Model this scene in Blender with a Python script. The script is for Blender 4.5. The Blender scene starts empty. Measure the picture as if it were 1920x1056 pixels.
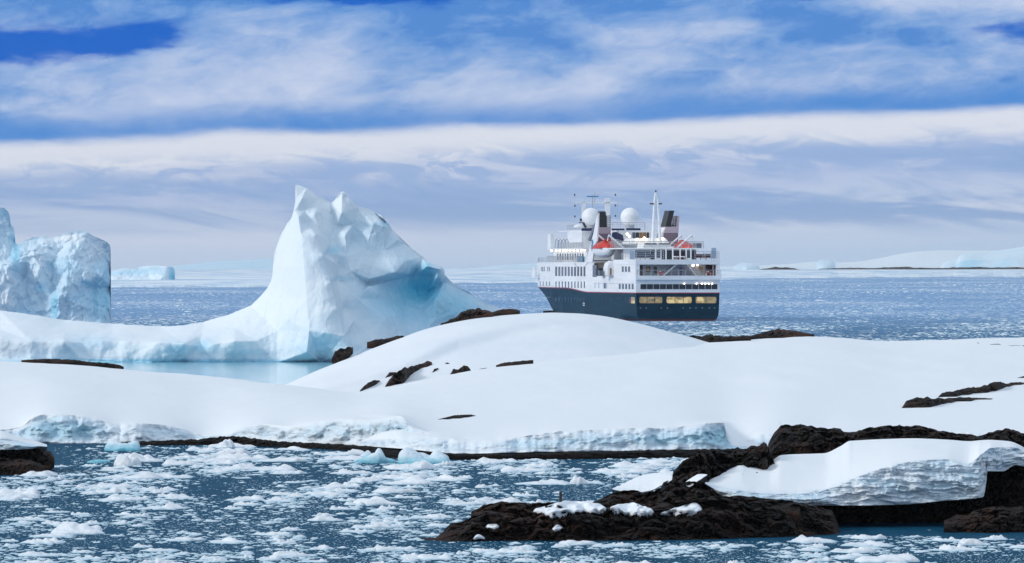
import bpy, bmesh, math, random
import numpy as np
from mathutils import Vector, Matrix
R = math.radians
C = bpy.context.scene.collection
random.seed(7)
rng = np.random.default_rng(7)

# ------------------------------------------------------------------ camera
F = 11000.0          # focal length in photo pixels (1920 wide)
H = 9.8              # eye height above the water
cam = bpy.data.cameras.new('camera'); cam.lens = 36.0*F/1920; cam.sensor_width = 36
cam.clip_start = 1.0; cam.clip_end = 60000
camo = bpy.data.objects.new('camera', cam); C.objects.link(camo)
camo.location = (0, 0, H); camo.rotation_euler = (R(90)-math.atan(28/F), 0, 0)
bpy.context.scene.camera = camo

def sl(r, g, b):     # sRGB 0..255 -> linear
    f = lambda c: (c/255/12.92) if c/255 <= .04045 else ((c/255+.055)/1.055)**2.4
    return (f(r), f(g), f(b), 1)

# ------------------------------------------------------------------ node helper
class NT:
    def __init__(s, nt): s.nt = nt; s.n = nt.nodes; s.l = nt.links; s.n.clear()
    def new(s, t, **k):
        o = s.n.new(t)
        for a, v in k.items(): setattr(o, a, v)
        return o
    def put(s, sock, v):
        if hasattr(v, 'bl_idname') and 'Socket' in v.bl_idname: s.l.new(v, sock)
        elif isinstance(v, bpy.types.NodeSocket): s.l.new(v, sock)
        else: sock.default_value = v
    def m(s, op, a, b=0.0, c=None, clamp=False):
        o = s.new('ShaderNodeMath', operation=op); o.use_clamp = clamp
        s.put(o.inputs[0], a); s.put(o.inputs[1], b)
        if c is not None: s.put(o.inputs[2], c)
        return o.outputs[0]
    def xyz(s, x, y, z=0.0):
        o = s.new('ShaderNodeCombineXYZ'); s.put(o.inputs[0], x); s.put(o.inputs[1], y); s.put(o.inputs[2], z); return o.outputs[0]
    def sep(s, v):
        o = s.new('ShaderNodeSeparateXYZ'); s.l.new(v, o.inputs[0]); return o.outputs
    def noise(s, v, scale, detail=6, rough=.55, dist=0.0):
        o = s.new('ShaderNodeTexNoise'); s.l.new(v, o.inputs['Vector'])
        o.inputs['Scale'].default_value = scale; o.inputs['Detail'].default_value = detail
        o.inputs['Roughness'].default_value = rough; o.inputs['Distortion'].default_value = dist
        return o.outputs[0]
    def ramp(s, f, stops, interp='EASE'):
        o = s.new('ShaderNodeValToRGB'); s.put(o.inputs[0], f); cr = o.color_ramp; cr.interpolation = interp
        while len(cr.elements) < len(stops): cr.elements.new(.5)
        for e, (p, c) in zip(cr.elements, stops):
            e.position = p; e.color = c if len(c) == 4 else (*c, 1)
        return o.outputs[0]
    def step(s, f, a, b):        # smoothstep a..b
        o = s.new('ShaderNodeMapRange', interpolation_type='SMOOTHSTEP'); s.put(o.inputs[0], f)
        o.inputs[1].default_value = a; o.inputs[2].default_value = b; return o.outputs[0]
    def mix(s, f, a, b, blend='MIX'):
        o = s.new('ShaderNodeMix', data_type='RGBA', blend_type=blend); s.put(o.inputs[0], f); s.put(o.inputs[6], a); s.put(o.inputs[7], b)
        return o.outputs[2]

# ------------------------------------------------------------------ sky
w = bpy.data.worlds.new('World'); bpy.context.scene.world = w; w.use_nodes = True
n = NT(w.node_tree)
tc = n.new('ShaderNodeTexCoord'); nrm = n.new('ShaderNodeVectorMath', operation='NORMALIZE')
n.l.new(tc.outputs['Generated'], nrm.inputs[0]); X, Y, Z = n.sep(nrm.outputs[0])
u = n.m('MULTIPLY', X, 11.0); v = n.m('MULTIPLY', Z, 11.0)
SUN_EL, SUN_AZ = 24, -114        # degrees; azimuth from +Y towards +X
sky = n.new('ShaderNodeTexSky', sky_type='NISHITA'); sky.sun_disc = False
sky.sun_elevation = R(SUN_EL); sky.sun_rotation = R(SUN_AZ % 360)
skyc = n.new('ShaderNodeVectorMath', operation='SCALE'); n.l.new(sky.outputs[0], skyc.inputs[0]); skyc.inputs[3].default_value = .11
def blob(cu, cv, ru, rv, uu=None, vv=None):
    a = n.m('DIVIDE', n.m('SUBTRACT', uu or u, cu), ru); b = n.m('DIVIDE', n.m('SUBTRACT', vv or v, cv), rv)
    d = n.m('ADD', n.m('MULTIPLY', a, a), n.m('MULTIPLY', b, b)); return n.m('EXPONENT', n.m('MULTIPLY', d, -1.0))
wp = n.noise(n.xyz(n.m('MULTIPLY', u, 2.2), n.m('MULTIPLY', v, 7.0), 3.3), 1.0, 7, .6)
w0 = n.m('SUBTRACT', wp, .5)
wq = n.noise(n.xyz(n.m('MULTIPLY', u, 3.0), n.m('MULTIPLY', v, 9.0), 9.1), 1.0, 6, .6)
w1 = n.m('SUBTRACT', wq, .5)
vt = n.m('SUBTRACT', v, n.m('MULTIPLY', n.m('MINIMUM', n.m('MAXIMUM', u, -2.), 2.), .034))  # the cloud bands tilt up to the right
vw = n.m('ADD', vt, n.m('MULTIPLY', w0, .055))
vh = n.m('ADD', vt, n.m('MULTIPLY', w0, .02))
base = n.ramp(n.m('MULTIPLY', vw, 1.6), [(0, sl(188,210,238)), (.05, sl(195,213,239)), (.12, sl(206,217,240)), (.17, sl(192,208,236)),
     (.25, sl(182,198,232)), (.315, sl(200,210,235)), (.355, sl(222,227,240)), (.6, sl(229,231,240))], 'EASE')
# grey blue streaks low down, diagonal lumps
st = n.noise(n.xyz(n.m('MULTIPLY', u, 1.3), n.m('MULTIPLY', n.m('ADD', v, n.m('MULTIPLY', u, .09)), 9.0), 1.7), 1.7, 9, .62, .8)
stz = n.m('MULTIPLY', n.step(v, .045, .10), n.m('SUBTRACT', 1.0, n.step(vw, .17, .235)))
stf = n.m('MULTIPLY', n.step(st, .38, .58), stz)
base = n.mix(n.m('MULTIPLY', stf, .9), base, sl(136,170,219))
lump = n.noise(n.xyz(n.m('MULTIPLY', u, 4.2), n.m('MULTIPLY', n.m('ADD', v, n.m('MULTIPLY', u, .06)), 12.0), 6.1), 1.9, 9, .66, .9)
lz = n.m('MULTIPLY', n.step(vw, .12, .18), n.m('SUBTRACT', 1.0, n.step(vh, .19, .245)))
base = n.mix(n.m('MULTIPLY', n.m('MULTIPLY', n.step(lump, .46, .58), lz), .85), base, sl(150,179,224))
# upper cloud deck with blue gaps
up = n.noise(n.xyz(n.m('MULTIPLY', u, 2.6), n.m('MULTIPLY', n.m('SUBTRACT', v, n.m('MULTIPLY', u, .06)), 7.0), 12.4), 1.25, 8, .52, .3)
up = n.m('ADD', up, n.m('MULTIPLY', n.m('SUBTRACT', n.noise(n.xyz(n.m('MULTIPLY', u, 8.0), n.m('MULTIPLY', n.m('SUBTRACT', v, n.m('MULTIPLY', u, .10)), 20.0), 2.4), 1.3, 9, .66, .9), .5), .36))
up = n.m('ADD', up, n.m('MULTIPLY', n.m('SUBTRACT', n.noise(n.xyz(n.m('MULTIPLY', u, 14.0), n.m('MULTIPLY', n.m('SUBTRACT', v, n.m('MULTIPLY', u, .15)), 34.0), 7.7), 1.2, 8, .68, .4), .5), .20))
up = n.m('SUBTRACT', up, n.m('MULTIPLY', n.step(v, .38, .50), .14))
up = n.m('ADD', up, n.m('MULTIPLY', blob(-.45, .40, .38, .08), .10))
up = n.m('ADD', up, n.m('MULTIPLY', blob(.75, .50, .35, .025), .24))
up = n.m('ADD', up, n.m('MULTIPLY', blob(.44, .45, .16, .015), .12))
up = n.m('ADD', up, n.m('MULTIPLY', blob(-.9, .33, .5, .05), .12))
upc = n.ramp(up, [(.31, sl(80,138,212)), (.41, sl(116,160,220)), (.50, sl(144,176,225)), (.60, sl(173,194,231)), (.76, sl(200,212,238))], 'LINEAR')
uf = n.step(n.m('ADD', vt, n.m('MULTIPLY', n.m('ADD', w0, w1), .03)), .250, .276)
# dark blue gap that runs the length of the sky
gapv = n.m('ADD', vt, n.m('MULTIPLY', w1, .035))
gap = n.m('MULTIPLY', n.step(gapv, .255, .272), n.m('SUBTRACT', 1.0, n.step(gapv, .278, .330)))
gap = n.m('MULTIPLY', gap, n.m('ADD', .66, n.m('MULTIPLY', n.step(wp, .35, .62), .34)))
upc = n.mix(n.m('MULTIPLY', gap, .92), upc, sl(58,134,214))
uw = n.m('ADD', u, n.m('MULTIPLY', w1, .5)); vv = n.m('ADD', v, n.m('MULTIPLY', w0, .16))
hole = n.m('ADD', n.m('MAXIMUM', blob(-.90, .428, .22, .042, uw, vv), n.m('MULTIPLY', blob(-.72, .425, .14, .030, uw, vv), 1.0)), n.m('ADD', blob(-.28, .505, .36, .022, uw, vv), n.m('MULTIPLY', blob(.60, .50, .10, .018, uw, vv), .8)))
hole = n.m('ADD', hole, n.m('MULTIPLY', blob(.98, .455, .16, .018, uw, vv), .7))
upc = n.mix(n.step(hole, .22, .75), upc, sl(0,98,201))
low = n.mix(uf, base, upc)
# the cloud cover over the rest of the dome
hn = n.noise(nrm.outputs[0], 2.2, 6, .6)
high = n.mix(n.step(hn, .30, .55), n.mix(.5, skyc.outputs[0], sl(120,160,222)), sl(211,227,243))
bg = n.mix(n.step(v, .60, 1.3), low, high)
bgn = n.new('ShaderNodeBackground'); n.l.new(bg, bgn.inputs[0]); bgn.inputs[1].default_value = 1.0
out = n.new('ShaderNodeOutputWorld'); n.l.new(bgn.outputs[0], out.inputs[0])
w.cycles.sampling_method = 'MANUAL'; w.cycles.sample_map_resolution = 1024

# ------------------------------------------------------------------ sun
sun = bpy.data.lights.new('sun', 'SUN'); sun.energy = 1.6; sun.angle = R(11); sun.color = (1.0, .96, .90)
so = bpy.data.objects.new('sun', sun); C.objects.link(so)
sd = Vector((math.sin(R(SUN_AZ))*math.cos(R(SUN_EL)), math.cos(R(SUN_AZ))*math.cos(R(SUN_EL)), math.sin(R(SUN_EL))))
so.rotation_euler = sd.to_track_quat('Z', 'Y').to_euler(); so.location = (-60, 100, 60)
vs = bpy.context.scene.view_settings
vs.view_transform = 'Standard'; vs.look = 'None'; vs.exposure = 0.0; vs.gamma = 1.0

# ------------------------------------------------------------------ numpy noise
_P = rng.permutation(256); _P = np.concatenate([_P, _P, _P])
_G = rng.normal(size=(256, 3)); _G /= np.linalg.norm(_G, axis=1)[:, None]
def perlin(p):
    p = np.asarray(p, float); i = np.floor(p).astype(int); f = p-i; i &= 255
    uvw = f*f*f*(f*(f*6-15)+10); r = 0
    for dx in (0, 1):
        for dy in (0, 1):
            for dz in (0, 1):
                h = _P[_P[_P[(i[..., 0]+dx) & 255]+((i[..., 1]+dy) & 255)]+((i[..., 2]+dz) & 255)] & 255
                g = _G[h]; q = f-np.array([dx, dy, dz])
                wgt = (uvw[..., 0] if dx else 1-uvw[..., 0])*(uvw[..., 1] if dy else 1-uvw[..., 1])*(uvw[..., 2] if dz else 1-uvw[..., 2])
                r = r+wgt*(g*q).sum(-1)
    return r*1.5
def fbm(p, o=5, g=.5, l=2.03):
    a = 1; s = 0; p = np.array(p, float)
    for k in range(o): s = s+a*perlin(p+k*17.3); a *= g; p = p*l
    return s
def ridged(p, o=5, g=.5):
    a = 1; s = 0; p = np.array(p, float)
    for k in range(o): s = s+a*(1-2*np.abs(perlin(p+k*9.7))); a *= g; p = p*2.1
    return s
def _h3(i, k):
    i = i & 255
    return _P[_P[_P[(i[..., 0]+k*31) & 255]+i[..., 1]]+i[..., 2]]
def facets(p, tilt=1.0, seed=0):
    """chiselled planes: upper envelope of tilted caps on a jittered grid, continuous with sharp creases"""
    p = np.asarray(p, float); b = np.floor(p).astype(int); best = np.full(p.shape[:-1], -1e9); near = np.full(p.shape[:-1], 1e9)
    for dx in (-1, 0, 1):
        for dy in (-1, 0, 1):
            for dz in (-1, 0, 1):
                c = b+np.array([dx, dy, dz])
                j = np.stack([_h3(c, 1+seed), _h3(c, 2+seed), _h3(c, 3+seed)], -1)/255.0
                q = p-(c+.15+.7*j); dd = (q*q).sum(-1)
                g = _G[_h3(c, 5+seed) & 255]; va = (q*g).sum(-1)*tilt*.55+(_h3(c, 7+seed)/255.-.5)*.35-1.15*dd
                best = np.maximum(best, va); near = np.minimum(near, dd)
    return (best+.95*near+.0)*1.25

def cracks(p, seed=0):
    """distance to the joints between blocks (0 on a joint)"""
    p = np.asarray(p, float); b = np.floor(p).astype(int); f1 = np.full(p.shape[:-1], 1e9); f2 = f1.copy()
    for dx in (-1, 0, 1):
        for dy in (-1, 0, 1):
            for dz in (-1, 0, 1):
                c = b+np.array([dx, dy, dz]); j = np.stack([_h3(c, 1+seed), _h3(c, 2+seed), _h3(c, 3+seed)], -1)/255.0
                dd = np.sqrt(((p-(c+j))**2).sum(-1)); f2 = np.where(dd < f1, f1, np.minimum(f2, dd)); f1 = np.minimum(f1, dd)
    return f2-f1

# ------------------------------------------------------------------ object helpers
MATS = {}
def tag(o, label=None, cat=None, group=None, kind=None):
    if label: o['label'] = label
    if cat: o['category'] = cat
    if group: o['group'] = group
    if kind: o['kind'] = kind
    return o
def npmesh(name, V, Fq, mat=None, parent=None, smooth=True, attrs=None):
    me = bpy.data.meshes.new(name); V = np.asarray(V, np.float32).reshape(-1, 3); Fq = np.asarray(Fq, np.int32)
    k = Fq.shape[1]; me.vertices.add(len(V)); me.vertices.foreach_set('co', V.ravel())
    me.loops.add(Fq.size); me.loops.foreach_set('vertex_index', Fq.ravel())
    me.polygons.add(len(Fq)); me.polygons.foreach_set('loop_start', np.arange(0, Fq.size, k, dtype=np.int32))
    me.polygons.foreach_set('loop_total', np.full(len(Fq), k, np.int32))
    me.update(calc_edges=True); me.validate()
    me.polygons.foreach_set('use_smooth', np.full(len(me.polygons), smooth))
    for an, av in (attrs or {}).items():
        a = me.attributes.new(an, 'FLOAT', 'POINT'); a.data.foreach_set('value', np.asarray(av, np.float32).ravel())
    o = bpy.data.objects.new(name, me); C.objects.link(o)
    if mat: me.materials.append(mat)
    if parent: o.parent = parent
    return o
def empty(name, loc=(0, 0, 0), rz=0):
    o = bpy.data.objects.new(name, None); C.objects.link(o); o.location = loc; o.rotation_euler = (0, 0, rz); return o
def grid_faces(nr, nc, flip=False):
    i = np.arange(nr-1)[:, None]*nc+np.arange(nc-1)[None, :]
    f = np.stack([i, i+1, i+nc+1, i+nc], -1).reshape(-1, 4)
    return f[:, ::-1] if flip else f
def pt(px, py, d):          # a picture direction at a distance -> world point
    return np.stack([(px-960)/F*d, d+0*px, H-(py-500)/F*d], -1)
def dw(py): return F*H/(py-500)       # distance of the water surface seen at a picture row
def tr(pts, px, smooth=True):
    """interpolate control points across; smooth = cosine-free monotone cubic"""
    pts = np.array(pts, float); x = pts[:, 0]; out = []
    for k in range(1, pts.shape[1]):
        y = pts[:, k]
        if not smooth or len(x) < 3: out.append(np.interp(px, x, y)); continue
        h = np.diff(x); s = np.diff(y)/h; m = np.zeros_like(y)
        m[1:-1] = np.where(s[1:]*s[:-1] > 0, 2*s[1:]*s[:-1]/(s[1:]+s[:-1]+1e-12), 0); m[0] = s[0]; m[-1] = s[-1]
        q = np.clip(px, x[0], x[-1]); i = np.clip(np.searchsorted(x, q, side='right')-1, 0, len(h)-1); t = (q-x[i])/h[i]
        out.append((2*t**3-3*t**2+1)*y[i]+(t**3-2*t**2+t)*h[i]*m[i]+(-2*t**3+3*t**2)*y[i+1]+(t**3-t**2)*h[i]*m[i+1])
    return out if len(out) > 1 else out[0]
def loft(px, tracks, rows):
    """tracks: list of (z array, d array) front to back; rows: number of steps per span. returns (rows, cols, 3), span coordinate"""
    P = [np.stack([(px-960)/F*d, d, z], -1) for z, d in tracks]; G = []; T = []
    for k in range(len(P)-1):
        last = k == len(P)-2
        t = np.linspace(0, 1, rows[k]+1)[:None if last else -1]
        for a in t: G.append(P[k]*(1-a)+P[k+1]*a); T.append(k+a)
    return np.array(G), np.array(T)
def zt(py, d): return H-(py-500)/F*d
def smooth_rows(G, it=6, lo=0, hi=None):
    hi = hi or len(G)
    for _ in range(it):
        G[lo+1:hi-1] = .5*G[lo+1:hi-1]+.25*(G[lo:hi-2]+G[lo+2:hi])
    return G

def smooth_cols(G, lo, it=30, hi=None, xfade=3):
    """soften the snow across the slope (columns) from row lo up"""
    for _ in range(it):
        S = G[lo:hi].copy(); S[:, 1:-1, 1:] = .5*G[lo:hi, 1:-1, 1:]+.25*(G[lo:hi, :-2, 1:]+G[lo:hi, 2:, 1:])
        w = np.clip(np.arange(len(S))/xfade, 0, 1)[:, None, None]; G[lo:hi] = G[lo:hi]*(1-w)+S*w
    return G
# ------------------------------------------------------------------ materials
def mat(name, col=(.5, .5, .5), rough=.5, metal=0.0, spec=.5, emit=None, es=1.0):
    m = bpy.data.materials.new(name); m.use_nodes = True; b = m.node_tree.nodes['Principled BSDF']
    c = tuple(col)[:3]+(1,); b.inputs['Base Color'].default_value = c; b.inputs['Roughness'].default_value = rough
    b.inputs['Metallic'].default_value = metal; b.inputs['Specular IOR Level'].default_value = spec
    if emit: b.inputs['Emission Color'].default_value = tuple(emit)[:3]+(1,); b.inputs['Emission Strength'].default_value = es
    return m
def nmat(name):
    m = bpy.data.materials.new(name); m.use_nodes = True; q = NT(m.node_tree)
    b = q.new('ShaderNodeBsdfPrincipled'); o = q.new('ShaderNodeOutputMaterial'); q.l.new(b.outputs[0], o.inputs[0])
    return m, q, b, o
def bump(q, b, h, dist, strength=1.0):
    k = q.new('ShaderNodeBump'); k.inputs['Distance'].default_value = dist; k.inputs['Strength'].default_value = strength
    q.l.new(h, k.inputs['Height']); q.l.new(k.outputs[0], b.inputs['Normal'])
def objco(q):
    return q.new('ShaderNodeTexCoord').outputs['Object']
def scaled(q, vec, s):
    k = q.new('ShaderNodeVectorMath', operation='MULTIPLY'); q.l.new(vec, k.inputs[0]); k.inputs[1].default_value = s; return k.outputs[0]
def attr(q, nm):
    k = q.new('ShaderNodeAttribute'); k.attribute_name = nm; return k.outputs['Fac']

# snow and glacier ice: attribute 'ice' (0 snow .. 1 deep blue ice), 'dirt' (grit bands frozen in the ice cliff)
def ice_material(name, bscale=1.0, bd=.15, strata=0.0, grey=0.0):
    m, q, b, o = nmat(name); co = objco(q); ic = attr(q, 'ice')
    nz = q.noise(scaled(q, co, (.35*bscale, .35*bscale, .8*bscale)), 1.0, 7, .6, .6)
    ic = q.m('ADD', ic, q.m('MULTIPLY', q.m('MULTIPLY', q.m('SUBTRACT', nz, .5), .45), q.step(ic, .03, .35)), clamp=True)
    col = q.ramp(ic, [(0, (.84, .865, .885)), (.18, (.73, .83, .90)), (.42, (.50, .74, .88)), (.68, (.26, .66, .82)), (.88, (.11, .56, .74)), (1, (.06, .48, .68))], 'LINEAR')
    if grey: hs = q.new('ShaderNodeHueSaturation'); hs.inputs['Saturation'].default_value = 1-grey; q.l.new(col, hs.inputs['Color']); col = hs.outputs[0]
    d = attr(q, 'dirt'); dn = q.noise(scaled(q, co, (.30*bscale, .5*bscale, 3.2*bscale)), 1.0, 9, .66, .7)
    df = q.m('MULTIPLY', d, q.step(dn, .46, .70)); col = q.mix(df, col, (.11, .15, .19, 1))
    q.l.new(col, b.inputs['Base Color'])
    q.l.new(q.m('SUBTRACT', .75, q.m('MULTIPLY', ic, .45)), b.inputs['Roughness']); b.inputs['Specular IOR Level'].default_value = .35
    f1 = q.noise(scaled(q, co, (.9*bscale, .9*bscale, (.9+strata)*bscale)), 1.0, 9, .6, .3)
    bump(q, b, q.m('MULTIPLY', f1, q.m('ADD', .22, q.m('MULTIPLY', q.step(ic, .02, .3), .78))), bd)
    return m
M_ICE = ice_material('glacier_ice', .45, .5)
M_CLIFF = ice_material('snow_and_ice_cliff', 1.3, .16, 3.0, .35)
M_CAP = ice_material('layered_snow', 3.0, .07, 2.5, .35)
m, q, b, o = nmat('snow'); M_SNOW = m; co = objco(q)
sn = q.noise(scaled(q, co, (.05, .05, .1)), 1.0, 5, .55)
q.l.new(q.ramp(sn, [(.3, (.80, .835, .875)), (.7, (.85, .865, .885))]), b.inputs['Base Color']); b.inputs['Roughness'].default_value = .8; b.inputs['Specular IOR Level'].default_value = .25
bump(q, b, q.m('ADD', q.m('MULTIPLY', q.noise(scaled(q, co, (.12, .05, .1)), 1.0, 4, .5), 4.0), q.noise(scaled(q, co, (1.1, .35, 1)), 1.0, 7, .6)), .03)
def rock_material(name, s, tone=1.0):
    m, q, b, o = nmat(name); co = objco(q)
    a = q.noise(scaled(q, co, (s, s, s*1.7)), 1.0, 9, .65, .6); c2 = q.noise(scaled(q, co, (s*.35,)*3), 1.0, 5, .6)
    c = q.ramp(a, [(.28, (.006*tone, .006*tone, .008*tone)), (.48, (.020*tone, .015*tone, .014*tone)), (.62, (.060*tone, .038*tone, .027*tone)), (.74, (.20*tone, .135*tone, .10*tone))], 'LINEAR')
    c = q.mix(q.step(c2, .48, .66), c, (.085*tone, .042*tone, .030*tone, 1)); q.l.new(c, b.inputs['Base Color'])
    q.l.new(q.m('ADD', .55, q.m('MULTIPLY', a, .4)), b.inputs['Roughness']); b.inputs['Specular IOR Level'].default_value = .10
    vo = q.new('ShaderNodeTexVoronoi'); vo.feature = 'DISTANCE_TO_EDGE'; q.l.new(scaled(q, co, (s*.9, s*.9, s*1.6)), vo.inputs['Vector']); vo.inputs['Scale'].default_value = .9
    bump(q, b, q.m('ADD', q.m('MULTIPLY', q.m('MINIMUM', vo.outputs['Distance'], .12), 2.2), a), .16/s*1.2)
    return m
M_ROCK = rock_material('dark_rock', 1.8, .42); M_ROCKF = rock_material('far_dark_rock', .9, .7); M_WET = rock_material('wet_black_rock', 1.2, .14)
# sea
m, q, b, o = nmat('sea_water'); M_WATER = m; co = objco(q); X_, Y_, Z_ = q.sep(co)
wv = q.noise(scaled(q, co, (1.1, .75, 1)), 1.0, 6, .62, .4); wv2 = q.noise(scaled(q, co, (.16, .09, 1)), 1.0, 4, .55)
wb = q.noise(scaled(q, co, (.012, .0035, 1)), 1.0, 4, .6)
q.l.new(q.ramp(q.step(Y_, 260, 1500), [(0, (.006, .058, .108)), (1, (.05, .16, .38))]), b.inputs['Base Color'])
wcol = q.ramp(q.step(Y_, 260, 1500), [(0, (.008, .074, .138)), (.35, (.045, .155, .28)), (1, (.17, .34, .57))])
df_ = q.new('ShaderNodeBsdfDiffuse'); q.l.new(wcol, df_.inputs['Color']); gl = q.new('ShaderNodeBsdfGlossy'); gl.inputs['Roughness'].default_value = .16; gl.inputs['Color'].default_value = (.9, .95, 1, 1)
bk_ = q.new('ShaderNodeBump'); bk_.inputs['Distance'].default_value = .55; q.l.new(q.m('ADD', wv, q.m('MULTIPLY', wv2, 3.0)), bk_.inputs['Height']); q.l.new(bk_.outputs[0], gl.inputs['Normal']); q.l.new(bk_.outputs[0], df_.inputs['Normal'])
# wave faces turned to the eye keep the mean reflectance of a rough sea well under the flat water value
lw = q.new('ShaderNodeFresnel'); lw.inputs['IOR'].default_value = 1.33; q.l.new(bk_.outputs[0], lw.inputs['Normal'])
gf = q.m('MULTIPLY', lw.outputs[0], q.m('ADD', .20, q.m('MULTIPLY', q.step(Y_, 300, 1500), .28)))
wm_ = q.new('ShaderNodeMixShader'); q.l.new(gf, wm_.inputs[0]); q.l.new(df_.outputs[0], wm_.inputs[1]); q.l.new(gl.outputs[0], wm_.inputs[2])
# slush and brash too fine to model, floating in drifts on the far water
sl1 = q.noise(scaled(q, co, (.55, .12, 1)), 1.0, 8, .72, .3); 
far = q.step(Y_, 480, 800)
th = q.m('ADD', .545, q.m('MULTIPLY', q.m('SUBTRACT', .5, wb), .32))
sf = q.m('MULTIPLY', q.step(q.m('SUBTRACT', sl1, th), .0, .035), far)
nearf = q.m('SUBTRACT', 1.0, q.step(Y_, 330, 420)); sn1 = q.noise(scaled(q, co, (2.6, .8, 1)), 1.0, 8, .7, .2)
sf = q.m('MAXIMUM', sf, q.m('MULTIPLY', q.step(sn1, .64, .68), q.m('MULTIPLY', nearf, .6)))
ib = q.new('ShaderNodeBsdfPrincipled'); ib.inputs['Base Color'].default_value = (.74, .79, .85, 1); ib.inputs['Roughness'].default_value = .8
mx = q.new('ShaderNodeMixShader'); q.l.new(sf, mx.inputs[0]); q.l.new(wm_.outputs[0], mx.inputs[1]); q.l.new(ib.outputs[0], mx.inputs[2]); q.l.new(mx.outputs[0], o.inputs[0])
# brash ice
m, q, b, o = nmat('floe_ice'); M_FLOE = m
ge = q.new('ShaderNodeNewGeometry'); fx, fy, fz = q.sep(ge.outputs['Position'])
oi = q.new('ShaderNodeObjectInfo')
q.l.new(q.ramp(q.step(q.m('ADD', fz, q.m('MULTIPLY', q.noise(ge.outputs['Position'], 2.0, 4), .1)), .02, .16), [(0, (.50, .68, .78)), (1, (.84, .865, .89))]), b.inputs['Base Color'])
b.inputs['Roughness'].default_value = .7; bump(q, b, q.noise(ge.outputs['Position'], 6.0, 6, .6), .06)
M_BLUEF = bpy.data.materials.new('x'); bpy.data.materials.remove(M_BLUEF)
m, q, b, o = nmat('blue_floe_ice'); M_BLUEF = m; ge = q.new('ShaderNodeNewGeometry'); fx, fy, fz = q.sep(ge.outputs['Position'])
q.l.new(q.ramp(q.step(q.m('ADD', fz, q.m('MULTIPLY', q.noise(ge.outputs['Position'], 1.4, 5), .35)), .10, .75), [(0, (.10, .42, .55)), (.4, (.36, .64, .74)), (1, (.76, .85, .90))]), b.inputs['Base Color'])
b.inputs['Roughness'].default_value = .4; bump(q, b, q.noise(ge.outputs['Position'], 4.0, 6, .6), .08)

# ------------------------------------------------------------------ sea
fx = [-30000, -400, 400, 30000]
V = np.array([[x, y, 0] for y in (-300, 600, 12000) for x in (-6000, 0, 6000)]); tag(npmesh('sea', V, grid_faces(3, 3), M_WATER, smooth=False), kind='structure')

# ------------------------------------------------------------------ snow shore (front ridge)
px = np.linspace(-420, 2340, 1100)
WL = [(-170,832),(60,832),(230,832),(370,829),(440,833),(540,838),(660,843),(760,851),(900,855),(1280,853),(1400,850),(1600,848),(2090,846)]
CB = [(-170,829),(0,831),(60,831),(150,832),(225,832),(240,829),(300,830),(370,828),(380,824),(440,823),(520,830),(540,833),(660,836),(760,842),(900,846),(1280,844),(1400,842),(1600,838),(2090,838)]
CT = [(-170,806),(0,806),(40,801),(62,784),(90,777),(130,778),(180,785),(225,796),(250,795),(290,796),(340,803),(365,812),(385,818),(425,817),(440,808),(470,799),(500,796),(538,800),(570,796),(610,790),(660,786),(705,789),(735,783),(752,781),(770,800),(820,815),(900,822),(1280,822),(1380,836),(1400,828),(1430,815),(1480,812),(1540,818),(1600,815),(2090,812)]
RG = [(-170,666,415),(0,672,415),(100,677,415),(240,688,412),(400,703,405),(540,718,398),(620,730,393),(660,735,392),(725,725,398),(845,700,412),(930,686,424),(1000,676,434),(1080,665,446),(1150,658,456),(1250,645,472),(1350,637,486),(1450,630,498),(1530,627,508),(1600,630,512),(1670,636.5,512),(1720,634,516),(1800,629,525),(1920,626,532),(2090,624,540)]
yw = tr(WL, px); dwl = dw(yw); ycb = tr(CB, px); yct = tr(CT, px); yr, dr = tr(RG, px)
jag = 2.2*fbm(np.stack([px*.03, px*0, px*0+3], -1), 5)
yct = yct+jag*.8; 
dcb = dwl+.5+.5*fbm(np.stack([px*.02, px*0, px*0+8], -1), 4); dct = dcb+1.1
z0 = zt(ycb, dcb); zc = zt(yct, dct)
zr = zt(yr, dr); zm1 = zc+(zr-zc)*.42; dm1 = dct+(dr-dct)*.25; zm2 = zc+(zr-zc)*.82; dm2 = dct+(dr-dct)*.66
tracks = [(z0*0-.3, dcb+4), (z0, dcb+3.0), (z0, dcb), (zc, dct), (zm1, dm1), (zm2, dm2), (zr, dr), (zr*.72, dr+14), (zr*0-.6, dr+34)]
G, T = loft(px, tracks, [1, 2, 26, 30, 30, 22, 10, 10])
G = smooth_rows(G, 30, 31, len(G)); G = smooth_cols(G, 29, 420, len(G)-20, 24); G = smooth_rows(G, 8, 31, len(G))
en_ = np.clip((px+420)/300, 0, 1)*np.clip((2340-px)/300, 0, 1); en_ = en_*en_*(3-2*en_); G[..., 2] = G[..., 2]*en_-.5*(1-en_)
tt = T[:, None]; cl = np.clip(1-abs(tt-2.5)/.5, 0, 1)**.5*np.ones_like(G[..., 0])      # cliff band
ns = G*np.array([.9, .9, 1.8]); fc = facets(G*np.array([.8, .5, .9]), 1.2)
hgt = np.clip(zc-z0, 0, 3)[None, :]
G[..., 1] -= cl*(.55*fbm(ns, 5)+.75*fc)*np.clip(hgt, .2, 1.4)
G[..., 2] += cl*.06*fbm(G*3., 3)
top = np.clip(tt-3.2, 0, 1)*np.clip(7-tt, 0, 1); G[..., 2] += top*(.20*fbm(G*np.array([.06, .02, 0])+5, 3)+.05*fbm(G*np.array([.22, .07, 0])+2, 3)+.012*fbm(G*np.array([.8, .25, 0]), 3))
ice = cl*(.30+.28*fbm(G*np.array([.25, .1, .6])+2, 4))
PX = px[None, :]
ice += cl*(.22*np.exp(-((PX-100)/110.)**2)+.10*np.exp(-((PX-560)/150.)**2))
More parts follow.
